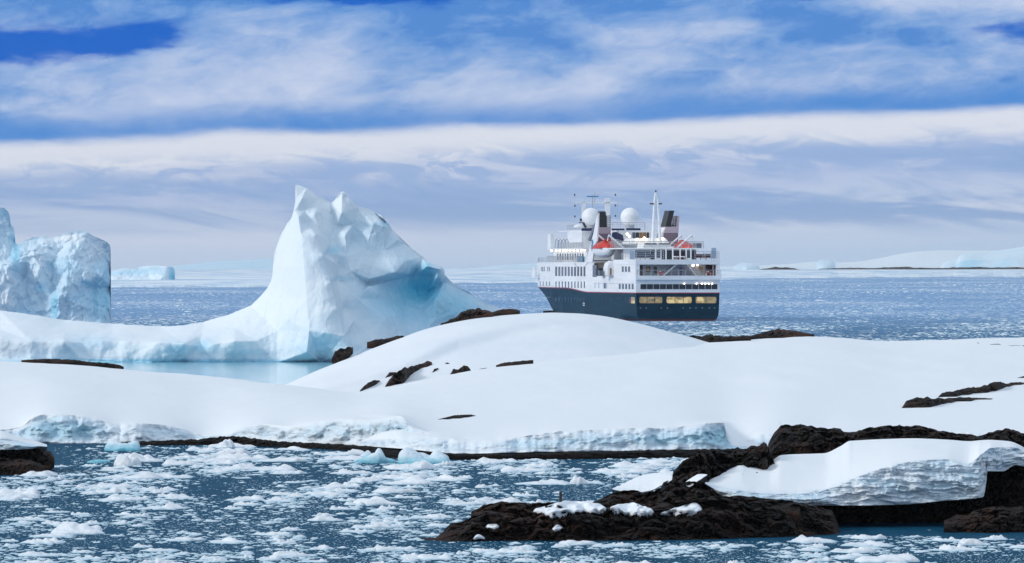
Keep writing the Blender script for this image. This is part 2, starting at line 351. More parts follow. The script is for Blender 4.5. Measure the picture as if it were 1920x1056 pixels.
dirt = cl*np.clip(.15+.75*np.exp(-((PX-320)/75.)**2)+.55*np.exp(-((PX-640)/140.)**2)+.5*np.exp(-((PX-480)/60.)**2)-.5*np.exp(-((PX-120)/100.)**2), 0, 1)*np.clip(1.3-(tt-2)*.5, .3, 1)
SH_G = G.copy(); SH_px = px
tag(npmesh('snow_ground', G, grid_faces(len(G), len(px)), M_CLIFF, attrs={'ice': np.clip(ice, 0, 1), 'dirt': np.clip(dirt, 0, 1)}), kind='structure')

# lobe of the shore that overlaps in front, px 676-1360
px = np.linspace(672, 1462, 420)
CT2 = [(672,830),(690,826),(740,822),(800,821),(850,824),(870,829),(920,827),(1000,816),(1060,809),(1130,806),(1200,803),(1240,803),(1300,797),(1342,793),(1357,794),(1364,818),(1375,834),(1462,842)]
CB2 = [(672,836),(760,842),(860,851),(1000,848),(1150,846),(1280,844),(1360,846),(1462,846)]
yct = tr(CT2, px)+1.4*fbm(np.stack([px*.05, px*0, px*0+31], -1), 5); ycb = tr(CB2, px)
dcb = dw(tr(WL, px))-3.2+.5*fbm(np.stack([px*.02, px*0, px*0+18], -1), 4); dct = dcb+1.3
e = np.clip((px-672)/60, 0, 1)*np.clip((1462-px)/70, 0, 1)
dcb = dcb+(1-e)*3.0; dct = dct+(1-e)*3.0
z0 = np.maximum(zt(ycb, dcb), .12); zc = np.maximum(zt(yct, dct), z0+.05)
# the back edge dives under the slope of the shore
yb = tr([(672,815),(760,790),(900,780),(1050,765),(1250,765),(1350,770),(1462,800)], px); db = dct+26
Gs = SH_G; 
def shore_z(pxq, dq):
    """height of the shore surface on the column nearest pxq at distance dq"""
    i = np.clip(np.searchsorted(SH_px, pxq), 0, len(SH_px)-1); r = np.empty(len(pxq))
    for k, (a, dd) in enumerate(zip(i, dq)): r[k] = np.interp(dd, Gs[32:, a, 1], Gs[32:, a, 2])
    return r
zb = shore_z(px, db)-.10; zmid = shore_z(px, dct+9)+.05; zmid = np.maximum(zmid, zc+(zb-zc)*.42)
tracks = [(z0*0-.3, dcb+5), (z0, dcb+4), (z0, dcb), (zc, dct), (zmid, dct+9), (zb, db), (zb-.5, db+1)]
G, T = loft(px, tracks, [1, 2, 28, 16, 14, 1]); G = smooth_rows(G, 6, 33, len(G)-1); G = smooth_cols(G, 31, 40, len(G)-1, 10)
tt = T[:, None]; cl = np.clip(1-abs(tt-2.5)/.5, 0, 1)**.5*np.ones_like(G[..., 0]); PX = px[None, :]
G[..., 1] -= cl*(.5*fbm(G*np.array([1.0, .9, 2.2]), 5)+.7*facets(G*np.array([.9, .5, 1.1]), 1.2, 2))*np.clip((zc-z0)[None, :], .15, 1.3)
ice = cl*(.34+.3*fbm(G*np.array([.25, .1, .7])+7, 4))+cl*.40*np.exp(-((PX-1345)/40.)**2)+cl*.15*np.exp(-((PX-1240)/80.)**2)+.15*cl*np.exp(-((PX-900)/90.)**2)*(tt < 2.35)
dirt = cl*np.clip(.30+.5*np.exp(-((PX-1080)/120.)**2)+.4*np.exp(-((PX-760)/50.)**2)-.3*np.exp(-((PX-1300)/50.)**2), 0, 1)
tag(npmesh('snow_ground', G, grid_faces(len(G), len(px)), M_CLIFF, attrs={'ice': np.clip(ice, 0, 1), 'dirt': np.clip(dirt, 0, 1)}), kind='structure')

# ------------------------------------------------------------------ snow hill behind
px = np.linspace(500, 1420, 420)
HL = [(500,745,455),(545,718,458),(600,692,460),(660,668,463),(720,644,466),(800,614,470),(850,601,472),(900,592,474),(960,586,476),(1030,583,478),(1090,585,479),(1140,591,480),(1200,604,481),(1260,620,481),(1320,637,481),(1420,665,481)]
yr, dr = tr(HL, px); zr = zt(yr, dr)
z1 = np.full_like(px, .35)+np.clip((px-600)/500, 0, 1)*.5; d1 = np.full_like(px, 404.)+np.clip((600-px)/100, 0, 1)*30
zA = z1+(zr-z1)*.38; dA = d1+(dr-d1)*.40; zB = z1+(zr-z1)*.80; dB = d1+(dr-d1)*.74
tracks = [(z1-1.5, d1-6), (z1, d1), (zA, dA), (zB, dB), (zr, dr), (zr*.75, dr+14), (zr*0-.8, dr+36)]
G, T = loft(px, tracks, [3, 26, 24, 20, 10, 10]); G = smooth_rows(G, 14); G = smooth_cols(G, 3, 25, None, 2)
# a shallow wind scarp across the slope
tt = T[:, None]; PX = px[None, :]; sc = np.interp(px, [620, 760, 860, 1010, 1100], [1.9, 2.25, 2.7, 3.1, 3.3])[None, :]
G[..., 2] += .26*np.tanh((tt-sc)/.07)*np.exp(-((PX-850)/190.)**2)*np.exp(-((tt-sc)/.55)**2)
G[..., 2] += (.16*fbm(G*np.array([.07, .05, 0])+3, 4)+.02*fbm(G*np.array([.6, .25, 0]), 4))*np.clip(tt-.6, 0, 1)*np.clip(4.4-tt, 0, 1)
HI_G = G.copy(); HI_px = px
tag(npmesh('snow_hill', G, grid_faces(len(G), len(px)), M_SNOW), kind='structure')

# ------------------------------------------------------------------ rocks
def mound(name, prof, d0, dd, label=None, cat='rock', group=None, mt=None, kind=None, rows=16, amp=.12, parent=None, fs=1.6, ncol=None, sink=.15, follow=None, cols=None):
    """a rock ridge: prof = (px, y_top, y_bottom); stands at distance d0, dd thick from foot to crest"""
    prof = np.array(prof, float); x0, x1 = prof[0, 0], prof[-1, 0]; nc = ncol or int(max(24, min(420, (x1-x0)*1.1)))
    q = np.linspace(x0, x1, nc); yt, yb = tr(prof, q, smooth=False)
    d0 = d0+0*q if not callable(d0) else d0(q, yb)
    sc = d0.mean()/F
    yt = yt+np.clip(yb-yt, 0, 14)*.22*fbm(np.stack([q*sc*fs*2.2, q*0, q*0+x0*.37], -1), 5)
    dq = dd*np.clip((yb-yt)*sc/.5, .25, 1)
    zb = zt(yb, d0); z_t = zt(yt, d0+dq)
    tracks = [(zb-sink*2, d0-.02), (zb, d0), (zb*.45+z_t*.55, d0+dq*.28), (z_t, d0+dq), (z_t*.6+zb*.4, d0+dq*2.0), (zb-sink*2.5, d0+dq*2.6)]
    if follow is not None: tracks = [(np.array(a), b) for a, b in tracks]
    G, T = loft(q, tracks, [2, rows//2, rows//2, rows//2, rows//2]); tt = T[:, None]
    env = np.clip(tt-.6, 0, 1)*np.clip(4.8-tt, 0, 1)*np.sin(np.pi*np.clip((q-x0)/(x1-x0), .0, 1))[None, :]**.3
    Gr = np.stack([G[..., 0]*.85+G[..., 2]*.9, G[..., 1]*.8, G[..., 2]*1.7-G[..., 0]*.45], -1); f1 = facets(Gr*fs, 1.6)-.8*facets(Gr*fs*.8+7, 1.5, 9); f2 = facets(Gr*fs*2.6, 1.4, 4)-.8*facets(Gr*fs*2.2, 1.4, 6); h = np.clip(z_t-zb, .05, 3)[None, :]
    crest = 1-.75*np.exp(-((tt-3)/.35)**2)
    G[..., 1] -= env*amp*(2.2*f1+1.0*f2+.35*ridged(Gr*fs*3, 3)-1.7*np.exp(-cracks(Gr*fs*.9+fbm(G*fs, 3)[..., None]*.25, 3)/.09)-.9*np.exp(-cracks(Gr*fs*2.3, 5)/.10))*np.clip(h/.5, .25, 1.6)
    G[..., 2] += env*crest*amp*(.8*f1+.5*f2)*np.clip(h/.8, .15, 1)
    ob = npmesh(name, G, grid_faces(len(G), nc), mt or M_ROCK, parent, smooth=False)
    if label: tag(ob, label, cat, group, kind)
    return ob, G
def on(Gs, pxs, lo):
    """distance at which the line of sight through (px, y) meets a lofted surface"""
    def f(q, y):
        r = np.empty(len(q))
        for k, (a, b) in enumerate(zip(q, y)):
            i = min(max(np.searchsorted(pxs, a), 0), len(pxs)-1); c = Gs[lo:, i]
            sy = 500+(H-c[:, 2])/c[:, 1]*F; j = np.where(sy <= b)[0]
            r[k] = c[j[0], 1] if len(j) else c[len(c)*2//3, 1]
        k = np.ones(9)/9; return np.convolve(np.pad(r, 4, 'edge'), k, 'valid')
    return f
onS = on(SH_G, SH_px, 32); onH = on(HI_G, HI_px, 4)
GR = 'dark rocks showing through the snow'
rocks = [
 ([(40,675.5,676),(52,674.5,676.5),(70,673.5,677.5),(90,672.5,678),(110,673.5,678.5),(130,674.5,679.5),(150,676,681),(162,678.5,682.5),(185,679.5,684.5),(205,681,686.5),(222,684,688.5),(232,688,689)], 414, 1.0, 'long thin line of black rock on the ridge at the foot of the iceberg', 'r', .10),
 ([(622,672,673),(628,660,676),(636,655,674),(648,652,668),(656,651,662),(662,651,654)], 461, 1.4, 'small dark rock at the left edge of the snow hill beside the iceberg', 'r', .15),
 ([(688,642,645),(705,637,645),(725,635,643),(745,630,639),(757,629,631)], 465, 1.2, 'flat brown rock halfway up the left skyline of the snow hill', 'r', .10),
 ([(826,607,609),(850,597,606),(865,586,602),(880,580,598),(900,579,594),(915,582,590),(925,586,588.5)], 472, 2.4, 'rounded brown rock hump on the hill skyline in front of the blue ice', 'r', .22),
 ([(922,586,588.5),(940,580,587),(955,578.5,586),(975,582,585.5)], 477, 1.6, 'low dark rock just right of the rounded hump on the hill skyline', 'r', .1),
 ([(1018,583.2,584),(1030,582.4,584),(1042,583.2,584)], 480, 1.2, 'sliver of rock on the snow hilltop under the ship bow', 'r', .06),
 ([(1236,652,653),(1262,640,650),(1285,632,646),(1310,631,643),(1330,627,641),(1345,629,639),(1365,631,637),(1390,630,636),(1408,629,634)], 478, 2.0, 'jagged dark rock strip on the skyline below the ship stern', 'r', .16),
 ([(1400,633,634.5),(1420,626,633),(1440,621,632),(1452,618,631),(1470,618,630),(1490,620,630),(1508,624,629),(1527,627,628.5)], 500, 2.2, 'dark rock hump on the snowy skyline right of the ship', 'r', .18),
 ([(1820,644,644.8),(1835,643,645.5)], onS, .7, 'tiniest rock fleck in the thin line on the far right slope', 's', .04),
 ([(1850,646,646.6),(1870,645,648),(1884,647.5,648.6)], onS, .8, 'middle sliver of the thin rock line on the far right slope', 's', .05),
 ([(1892,648,649),(1925,648,651),(1960,650,652)], onS, .8, 'longest sliver of the thin rock line on the far right slope', 's', .05),
 ([(930,685,686.5),(945,680,686),(965,678,683.5),(985,676,680),(1000,675,676)], 424, 1.0, 'thin brown rock strip left of the middle where the hill meets the ridge', 'r', .08),
 ([(1022,672,673.5),(1035,667,671.5),(1048,666,669),(1058,667.5,668)], 438, .8, 'small rock fleck between two rock strips along the ridge', 'r', .06),
 ([(1068,666,667),(1085,657,663),(1100,655.5,662),(1125,656,661),(1148,656,659.5)], 448, 1.0, 'long dark rock strip along the ridge below the ship bow', 'r', .09),
 ([(722,725,726.5),(728,712,725),(740,702,723),(750,694,721),(758,688,719),(765,690,710),(775,687,700),(790,681,693),(803,677,690),(810,679,684)], onH, 1.3, 'biggest black rock cluster low on the snow hill', 'h', .20),
 ([(722,708,710),(730,699,708),(742,698,703),(748,699,701)], onH, .8, 'small black rock above the biggest cluster on the hill', 'h', .08),
 ([(675,732,735),(684,722,731),(695,715,727),(707,713,721),(712,713.5,715)], onH, 1.0, 'black rock at the hollow where the hill slope meets the shore', 'h', .1),
 ([(810,699,700),(814,692,698),(822,690,694)], onH, .6, 'tiny rock between the black cluster and the round boulder', 'h', .06),
 ([(830,682,683),(838,680,683.5),(845,682,683.5)], onH, .5, 'tiny dark speck of rock above the round boulder', 'h', .04),
 ([(843,703,704.5),(850,693,703),(858,692,703),(866,687,702),(876,686,700),(880,690,699),(884,697,698)], onH, 1.2, 'round black boulder beside the patch of ice on the hill', 'h', .16),
 ([(889,694,695),(903,691,693.5),(918,689,690.5)], onH, .6, 'thin rock sliver just right of the round boulder', 'h', .04),
 ([(820,787,787.8),(840,781,787),(862,777,785.5),(880,777.5,783),(893,779.5,780.5)], onS, 1.1, 'lone dark rock sliver in the open snow above the ice cliff', 's', .06),
 ([(1690,766,767.5),(1700,752,767),(1715,746,766),(1735,745,765),(1750,747,764),(1775,747,758),(1800,745,754),(1830,746,752.5),(1866,747.5,749)], onS, 1.8, 'broad black rock slab lying lowest on the right slope', 's', .18),
 ([(1758,745,747),(1768,736,746),(1790,731,745),(1815,727,742),(1830,728,739),(1850,721,738),(1870,717,734),(1885,719,728),(1905,717,723),(1935,718,721)], onS, 1.8, 'long brown rock ledge above the black slab on the right slope', 's', .18),
 ([(1906,709,710.5),(1925,704,709),(1960,702,706)], onS, 1.0, 'small rock at the right edge above the long ledge', 's', .1),
]
for k, (pr, d, th, lb, kd, am) in enumerate(rocks):
    mound('rock_outcrop', pr, d, th, lb, 'rock', GR, M_ROCKF, amp=am*.75, fs=1.1, rows=14)
# black rock foot of the shore, just above the waterline
def foot(prof, lb, dof):
    P = np.array(prof, float); d0 = lambda q, y: dw(np.interp(q, P[:, 0], P[:, 2]))-0*q+dof
    mound('shore_rock', prof, d0, 1.3, lb, 'rock', 'black rock along the shore foot', M_WET, amp=.13, fs=1.3, rows=12)
foot([(225,829,834),(300,826,834.5),(372,824,834),(395,821,833),(440,818,835),(520,828,838),(600,831,841),(680,836,846),(740,839,852),(800,845,854)], 'black wet rock band under the left ice cliffs of the shore', -1.0)
foot([(700,842,850),(760,846,856),(820,849,857),(900,852,857.5),(1000,850,857),(1100,847,856),(1200,845,855),(1300,843,854),(1420,840,852)], 'black wet rock band under the long middle ice cliff', -4.2)

# small snow capped rock at the left edge
r = empty('snow_capped_rock', (pt(-20, 885, 281)).tolist()); r.location.z = 0; tag(r, 'small black rock with a blue white snow cap at the left edge of the water', 'rock')
bpy.context.view_layer.update()
def reparent(o, p):
    o.parent = p; o.matrix_parent_inverse = Matrix.Translation(p.location).inverted(); return o
b1, _ = mound('rock_base', [(-120,838,884),(0,840,882),(60,838,879),(80,842,876),(95,848,870),(102,858,864)], 279, 2.2, amp=.16, fs=1.4, rows=20); reparent(b1, r)
b2, _ = mound('rock_base', [(-120,856,892),(0,860,888),(50,862,882),(75,868,880),(84,874,878)], 275.5, 1.2, amp=.12, fs=1.4, rows=12); reparent(b2, r)
def cap(name, pxr, top, lip, bot, dF, dB, mt, rows=22, camp=.2, drape=.0, ncol=None, iceb=.4, dirtb=.3, sd=0.0, smooth=8, under=1.5):
    """a snow cap: top edge (back), lip (top of its cut face), bottom of the cut face"""
    q = np.linspace(pxr[0], pxr[1], ncol or int((pxr[1]-pxr[0])*.9)); yt = tr(top, q); yl = tr(lip, q); yb = tr(bot, q)
    yl = np.minimum(yl, yb-.5); yt = np.minimum(yt, yl-.5)
    dF = np.interp(q, *zip(*dF)) if isinstance(dF, list) else dF+0*q; dB = np.interp(q, *zip(*dB)) if isinstance(dB, list) else dB+0*q
    zl = zt(yl, dF+.25); zb = zt(yb, dF); zk = zt(yt, dB)
    tracks = [(zb+.05, dF+under), (zb, dF), (zl*.5+zb*.5, dF-.12), (zl, dF+.25), (zl+(zk-zl)*.5, dF+(dB-dF)*.4), (zk, dB), (zk-.6, dB+1.0)]
    G, T = loft(q, tracks, [3, rows//2, rows//2, 16, 16, 3]); tt = T[:, None]
    cl = np.clip(tt-.6, 0, 1)*np.clip((3.15-tt)/.35, 0, 1)*np.ones_like(G[..., 0])
    h = np.clip((zl-zb), .03, 1.2)[None, :]
    zw = G+np.array([0, 0, .22])*fbm(G*np.array([.5, .4, .3])+sd+2, 3)[..., None]; nz = .75*fbm(zw*np.array([.75, .6, 3.8])+sd, 5, .58)+.42*fbm(zw*np.array([.35, .4, 8.0])+sd+4, 3)+.45*fbm(G*2.2+sd, 4)
    G[..., 1] -= cl*camp*(nz*.9+.55*facets(G*np.array([.8, .8, 1.3])+sd, 1.1))*np.clip(h*1.6, .15, 1)
    G = smooth_rows(G, smooth, 3+rows, len(G))
    G[..., 2] += np.clip(tt-3.2, 0, 1)*np.clip(5.2-tt, 0, 1)*.05*fbm(G*np.array([.35, .2, 0])+sd, 4)
    ice = cl*(iceb+.25*fbm(G*np.array([.5, .3, 1.5])+sd, 4)); dirt = cl*dirtb*np.clip(1.2-(tt-1)*.25, 0, 1)
    return q, G, T, ice, dirt
q, G, T, ice, dirt = cap('x', (-120, 88), [(-120,800),(0,806),(30,815),(60,823),(88,833)], [(-120,822),(0,820),(30,826),(60,833),(88,836.5)], [(-120,843),(0,844),(40,843),(58,842),(75,838),(88,838.5)], 279, 282.5, M_CLIFF, iceb=.5, dirtb=.1, sd=3)
reparent(npmesh('snow_cap', G, grid_faces(*G.shape[:2]), M_CLIFF, attrs={'ice': np.clip(ice, 0, 1), 'dirt': np.clip(dirt, 0, 1)}), r)

# ------------------------------------------------------------------ foreground islet
isl = empty('rocky_islet', (8, 216, 0)); tag(isl, 'dark brown rocky islet carrying a thick layered snow slab in the right foreground', 'islet'); bpy.context.view_layer.update()
def part(o): return reparent(o[0] if isinstance(o, tuple) else o, isl)
# front shelf
shelf, SG = mound('rock_shelf', [(780,1012,1013.5),(815,1009,1014),(832,996,1015),(845,982,1016),(868,978,1016),(882,972,1016),(884,958,1016),(905,947,1015),(940,942,1015),(1000,942,1015),(1050,942,1015),(1100,944,1015),(1140,950,1014),(1200,948,1014),(1290,938,1013),(1340,932,1012),(1400,930,1009),(1480,940,1007),(1530,950,1004),(1562,958,1003),(1569,975,1001),(1574,993,1000)],
   lambda q, y: dw(y), 3.0, amp=.2, fs=1.05, rows=70); part(shelf)
part(mound('rock_slab', [(1100,950,962),(1120,938,965),(1150,924,970),(1180,919,972),(1215,924,972),(1240,915,972),(1262,905,970),(1300,903,965),(1330,914,962),(1350,930,962),(1400,938,962),(1480,944,962),(1500,950,965)], 214, 2.0, amp=.2, fs=1.3, rows=34))
part(mound('rock_slab', [(1236,925,955),(1244,905,955),(1260,903,955),(1262,884,955),(1280,866,955),(1310,850,955),(1345,846,955),(1380,846,950),(1412,838,950),(1424,836,950),(1432,828,950),(1438,832,950),(1444,850,950),(1462,890,950),(1510,925,955)], lambda q, y: np.interp(q, [1236, 1310, 1345, 1510], [217.5, 218.5, 221.5, 223.]), 3.4, amp=.22, fs=1.2, rows=44))
part(mound('rock_slab', [(1440,835,880),(1450,812,880),(1462,800,875),(1490,796,870),(1520,800,868),(1560,803,868),(1578,803,866),(1583,812,866),(1610,808,862),(1650,799,862),(1690,798,862),(1740,800,862),(1765,808,862),(1790,812,862),(1840,817,862),(1870,806,870),(1900,804,880),(1925,814,900),(1945,826,920),(2080,850,940)], 229, 3.6, amp=.2, fs=1.3, rows=34))
part(mound('rock_wall', [(1470,925,985),(1560,915,982),(1650,905,978),(1760,895,977),(1835,880,975),(1860,868,975),(1900,850,975),(1960,858,978),(2090,870,980)], 224.5, 2.6, amp=.18, fs=1.1, rows=40))
part(mound('rock_slab', [(1770,975,990),(1800,966,1000),(1850,952,1003),(1900,950,1004),(2000,945,1006),(2090,950,1008)], 216, 2.2, amp=.2, fs=1.0, rows=28))
# big slab of snow with a layered cut face
TOP = [(1322,902),(1345,888),(1375,868),(1395,858),(1440,857),(1465,842),(1500,840),(1545,839),(1575,826),(1595,815),(1700,814),(1800,818),(1850,820),(1890,824),(1915,834),(1940,850),(1975,868)]
LIP = [(1322,905),(1345,912),(1380,917),(1430,924),(1490,925),(1540,920),(1575,908),(1620,890),(1680,871),(1730,864),(1775,862),(1815,870),(1840,852),(1860,840),(1900,838),(1940,866),(1975,885)]
BOT = [(1322,908),(1345,925),(1370,935),(1430,944),(1500,948),(1600,948),(1700,946),(1760,940),(1815,936),(1843,932),(1850,900),(1852,884),(1880,884),(1905,872),(1940,884),(1975,898)]
q, G, T, ice, dirt = cap('x', (1322, 1975), TOP, LIP, BOT, [(1322,219.5),(1400,219),(1700,220.5),(1835,221),(1850,222.5),(1880,224.5),(1975,225.5)], [(1322,221.5),(1400,226),(1600,231),(1850,231),(1975,230)], M_CAP, rows=64, camp=.38, iceb=.24, dirtb=.48, sd=11, ncol=760, smooth=22, under=3.5)
ice += .12*np.exp(-((q[None, :]-1780)/90.)**2)*(T[:, None] < 3.1)
part(npmesh('snow_cap', G, grid_faces(*G.shape[:2]), M_CAP, attrs={'ice': np.clip(ice, 0, 1), 'dirt': np.clip(dirt, 0, 1)}))
def patch(top, bot, d, th=.5, sd=0.):
    x0, x1 = top[0][0], top[-1][0]; q = np.linspace(x0, x1, int(x1-x0)*2); e = np.clip(np.sin(np.pi*(q-x0)/(x1-x0)), 0, 1)**.45
    yt = tr(top, q)+.3*fbm(np.stack([q*.12, q*0, q*0+sd], -1), 3); yb = tr(bot, q)+.5*fbm(np.stack([q*.1, q*0, q*0+sd+9], -1), 4); ym = (yt+yb)/2; yt = ym+(yt-ym)*e; yb = ym+(yb-ym)*e
    dF = d+.12*(1-e); dB = dF+th*(.15+.85*e); zb, zk = zt(yb, dF), zt(yt, dB)
    dF = dF-.30*e; dB = dF+th*1.6*(.2+.8*e); tracks = [(zb-.03, dF+.6), (zb, dF), (zb*.55+zk*.45, dF+(dB-dF)*.34), (zk*.9+zb*.1, dF+(dB-dF)*.75), (zk, dB), (zk-.3, dB+.2)]
    G, T = loft(q, tracks, [2, 6, 8, 8, 2]); G = smooth_rows(G, 5); G[..., 2] += .015*fbm(G*3, 3)
    return part(npmesh('snow_patch', G, grid_faces(*G.shape[:2]), M_CAP, attrs={'ice': G[..., 0]*0+.02, 'dirt': G[..., 0]*0}))
patch([(1148,914),(1165,908),(1190,897),(1220,888),(1262,880)], [(1148,921),(1180,925),(1220,922),(1240,915),(1262,912)], 221, 3.0, 1)
def blob_of(mk):
    """the largest connected piece of a mask"""
    lab = np.zeros(mk.shape, int); best = (0, 0); n_ = 0
    for a, b_ in np.argwhere(mk):
        if lab[a, b_]: continue
        n_ += 1; st = [(a, b_)]; lab[a, b_] = n_; k = 0
        while st:
            i, j = st.pop(); k += 1
            for i2, j2 in ((i+1, j), (i-1, j), (i, j+1), (i, j-1)):
                if 0 <= i2 < mk.shape[0] and 0 <= j2 < mk.shape[1] and mk[i2, j2] and not lab[i2, j2]: lab[i2, j2] = n_; st.append((i2, j2))
        best = max(best, (k, n_))
    return lab == best[1]
def lies(poly, lift=.07, sd=0.):
    """snow lying on the shelf: the rock surface inside an outline, lifted and softened"""
    P = np.array(poly, float); Gx = 960+SG[..., 0]/SG[..., 1]*F; Gy = 500+(H-SG[..., 2])/SG[..., 1]*F
    jx = Gx+5*fbm(SG*1.5+sd, 3); jy = Gy+2.0*fbm(SG*2.0+sd+9, 3); ins = np.zeros(Gx.shape, bool)
    for a in range(len(P)):
        (x1, y1), (x2, y2) = P[a-1], P[a]; c_ = ((y1 > jy) != (y2 > jy)) & (jx < (x2-x1)*(jy-y1)/(y2-y1+1e-9)+x1); ins ^= c_
    ins[:6] = False; ins[-22:] = False; S_ = SG.copy()
    for _ in range(5): S_[1:-1, 1:-1] = .4*S_[1:-1, 1:-1]+.15*(S_[2:, 1:-1]+S_[:-2, 1:-1]+S_[1:-1, 2:]+S_[1:-1, :-2])
    w_ = ins.astype(float)
    for _ in range(6): w_[1:-1, 1:-1] = .2*(w_[1:-1, 1:-1]+w_[2:, 1:-1]+w_[:-2, 1:-1]+w_[1:-1, 2:]+w_[1:-1, :-2])
    w_ = np.clip(w_*2-.35, 0, 1)**.5; S_[..., 2] += lift*w_-.03*(1-w_); S_[..., 1] -= .17*w_-.05*(1-w_)
    fq = grid_faces(*SG.shape[:2]); big_ = w_ > .02; big_ = blob_of(big_); fq = fq[big_.ravel()[fq].all(1)]; used, inv = np.unique(fq, return_inverse=True)
    return part(npmesh('snow_patch', S_.reshape(-1, 3)[used], inv.reshape(-1, 4), M_SNOW, attrs={'ice': used*0+.02, 'dirt': used*0.}))
lies([(998,960),(1012,955),(1030,950),(1060,944),(1100,944),(1128,949),(1137,958),(1128,964),(1100,960),(1062,962),(1050,972),(1036,974),(1022,963)], .1, 1)
lies([(1145,956),(1185,947),(1226,960),(1222,970),(1180,968),(1150,964)], .13, 12)
lies([(1236,966),(1275,953),(1306,944),(1314,956),(1305,964),(1275,966)], .09, 3)
lies([(1356,946),(1380,933),(1408,944),(1406,957),(1378,956),(1358,954)], .13, 14)
lies([(1036,992),(1046,986),(1056,992),(1046,997)], .06, 5); lies([(884,1012),(900,1004),(914,1011)], .06, 6); lies([(912,988),(925,982),(935,988),(925,992)], .05, 7)
patch([(1281,905),(1300,893),(1312,888),(1326,888)], [(1281,910),(1292,915),(1305,905),(1326,893)], 216.0, 1.0, 6)
# stick on the rock
bm = bmesh.new(); bmesh.ops.create_cone(bm, cap_ends=True, segments=12, radius1=.055, radius2=.05, depth=.62)
for vv_ in bm.verts: vv_.co.x += .015*vv_.co.z
me = bpy.data.meshes.new('marker_post'); bm.to_mesh(me); bm.free(); me.materials.append(mat('rusty_post', (.03, .02, .018), .8))
po = bpy.data.objects.new('marker_post', me); C.objects.link(po); po.location = pt(np.array(1051.), np.array(938.), 212.).tolist(); tag(po, 'short dark post standing upright on the low rocks of the islet', 'post')
# ------------------------------------------------------------------ icebergs
def rbf(cp, c=7.0):
    cp = np.array(cp, float); P = cp[:, :2]; A = np.sqrt(((P[:, None]-P[None])**2).sum(-1)+c*c)
    wgt = np.linalg.solve(A+np.eye(len(P))*1e-6, cp[:, 2]-cp[:, 2].mean())
    def f(x, y):
        s = np.full(x.shape, cp[:, 2].mean())
        for (a, b_), k in zip(P, wgt): s = s+k*np.sqrt((x-a)**2+(y-b_)**2+c*c)
        return s
    return f
def tri(cp):
    """straight planes between the control points"""
    from mathutils.geometry import delaunay_2d_cdt
    P = [Vector((a, b_)) for a, b_, _ in cp]; vo, _, fo, oi, _, _ = delaunay_2d_cdt(P, [], [], 0, 1e-4)
    zz = [np.mean([cp[k][2] for k in oi[i]]) for i in range(len(vo))]; rb = rbf(cp, 3.0)
    def f(x, y):
        out = rb(x, y); smooth_ = out.copy()
        for t in fo:
            (x0, y0), (x1, y1), (x2, y2) = [vo[k] for k in t]; dt = (y1-y2)*(x0-x2)+(x2-x1)*(y0-y2)
            if abs(dt) < 1e-6: continue
            a = ((y1-y2)*(x-x2)+(x2-x1)*(y-y2))/dt; b_ = ((y2-y0)*(x-x2)+(x0-x2)*(y-y2))/dt; g = 1-a-b_; m = (a >= -1e-6) & (b_ >= -1e-6) & (g >= -1e-6)
            out = np.where(m, a*zz[t[0]]+b_*zz[t[1]]+g*zz[t[2]], out)
        return .68*out+.32*smooth_
    return f
def berg(name, px, top, ybot, D, off, paint, rows=150, depth=14, fac=((.30, .8, 0), (.9, .28, 3)), nz=(.25, .5), sq=(1, 1, .6), ice0=.06, jag=1.0, parent=None, mt=None, mask=None):
    yt = tr(top, px, smooth=False); yt = yt+jag*fbm(np.stack([px*.06, px*0, px*0+D], -1), 4)
    yb = ybot+0*px; yt = np.minimum(yt, yb-1.0)
    t = np.linspace(0, 1, rows)[:, None]; PY = np.maximum(ybot+(yt.min()-ybot)*t, yt[None, :]); PY = np.minimum(PY, ybot); t = np.clip((yb-PY)/(yb-yt), 0, 1); PXg = px[None, :]+0*PY
    d = D+off(PXg, PY); d[0] = D+off(PXg[0], PY[0])
    G = np.stack([(PXg-960)/F*d, d, H-(PY-500)/F*d], -1)
    mk = np.clip((PY-yt[None, :])/14., 0, 1)
    if mask is not None: mk = mk*mask(PXg, PY)
    disp = 0
    for s, a, sd in fac: disp = disp+a*facets(G*np.array(sq)*s, 1.3, sd)
    disp = disp+nz[1]*fbm(G*nz[0], 6, .55)+nz[1]*.45*ridged(G*nz[0]*2.2+4, 3)
    G[..., 1] -= mk*disp
    # back side: down from the crest to the water
    crest = G[-1].copy(); B = []
    for k, (a, z) in enumerate([(.15, .93), (.35, .75), (.6, .45), (.85, .18), (1.0, 0)]):
        q = crest.copy(); q[:, 1] += depth*a; q[:, 0] *= q[:, 1]/crest[:, 1]; q[:, 2] = crest[:, 2]*z-.6*(k == 4); q[:, 1] += .8*fbm(q*.3, 3); B.append(q)
    base = G[:1].copy(); base[..., 2] = -1.0
    G = np.concatenate([base, G, np.array(B)], 0)
    ice = np.full(PY.shape, ice0)+.05*fbm(G[1:rows+1]*.2, 3)
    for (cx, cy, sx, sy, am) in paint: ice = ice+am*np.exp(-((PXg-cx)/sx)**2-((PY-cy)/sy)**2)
    full = np.concatenate([ice[:1], ice, np.repeat(ice[-1:], 5, 0)], 0)
    return npmesh(name, G, grid_faces(*G.shape[:2]), mt or M_ICE, parent, attrs={'ice': np.clip(full, 0, 1), 'dirt': full*0})

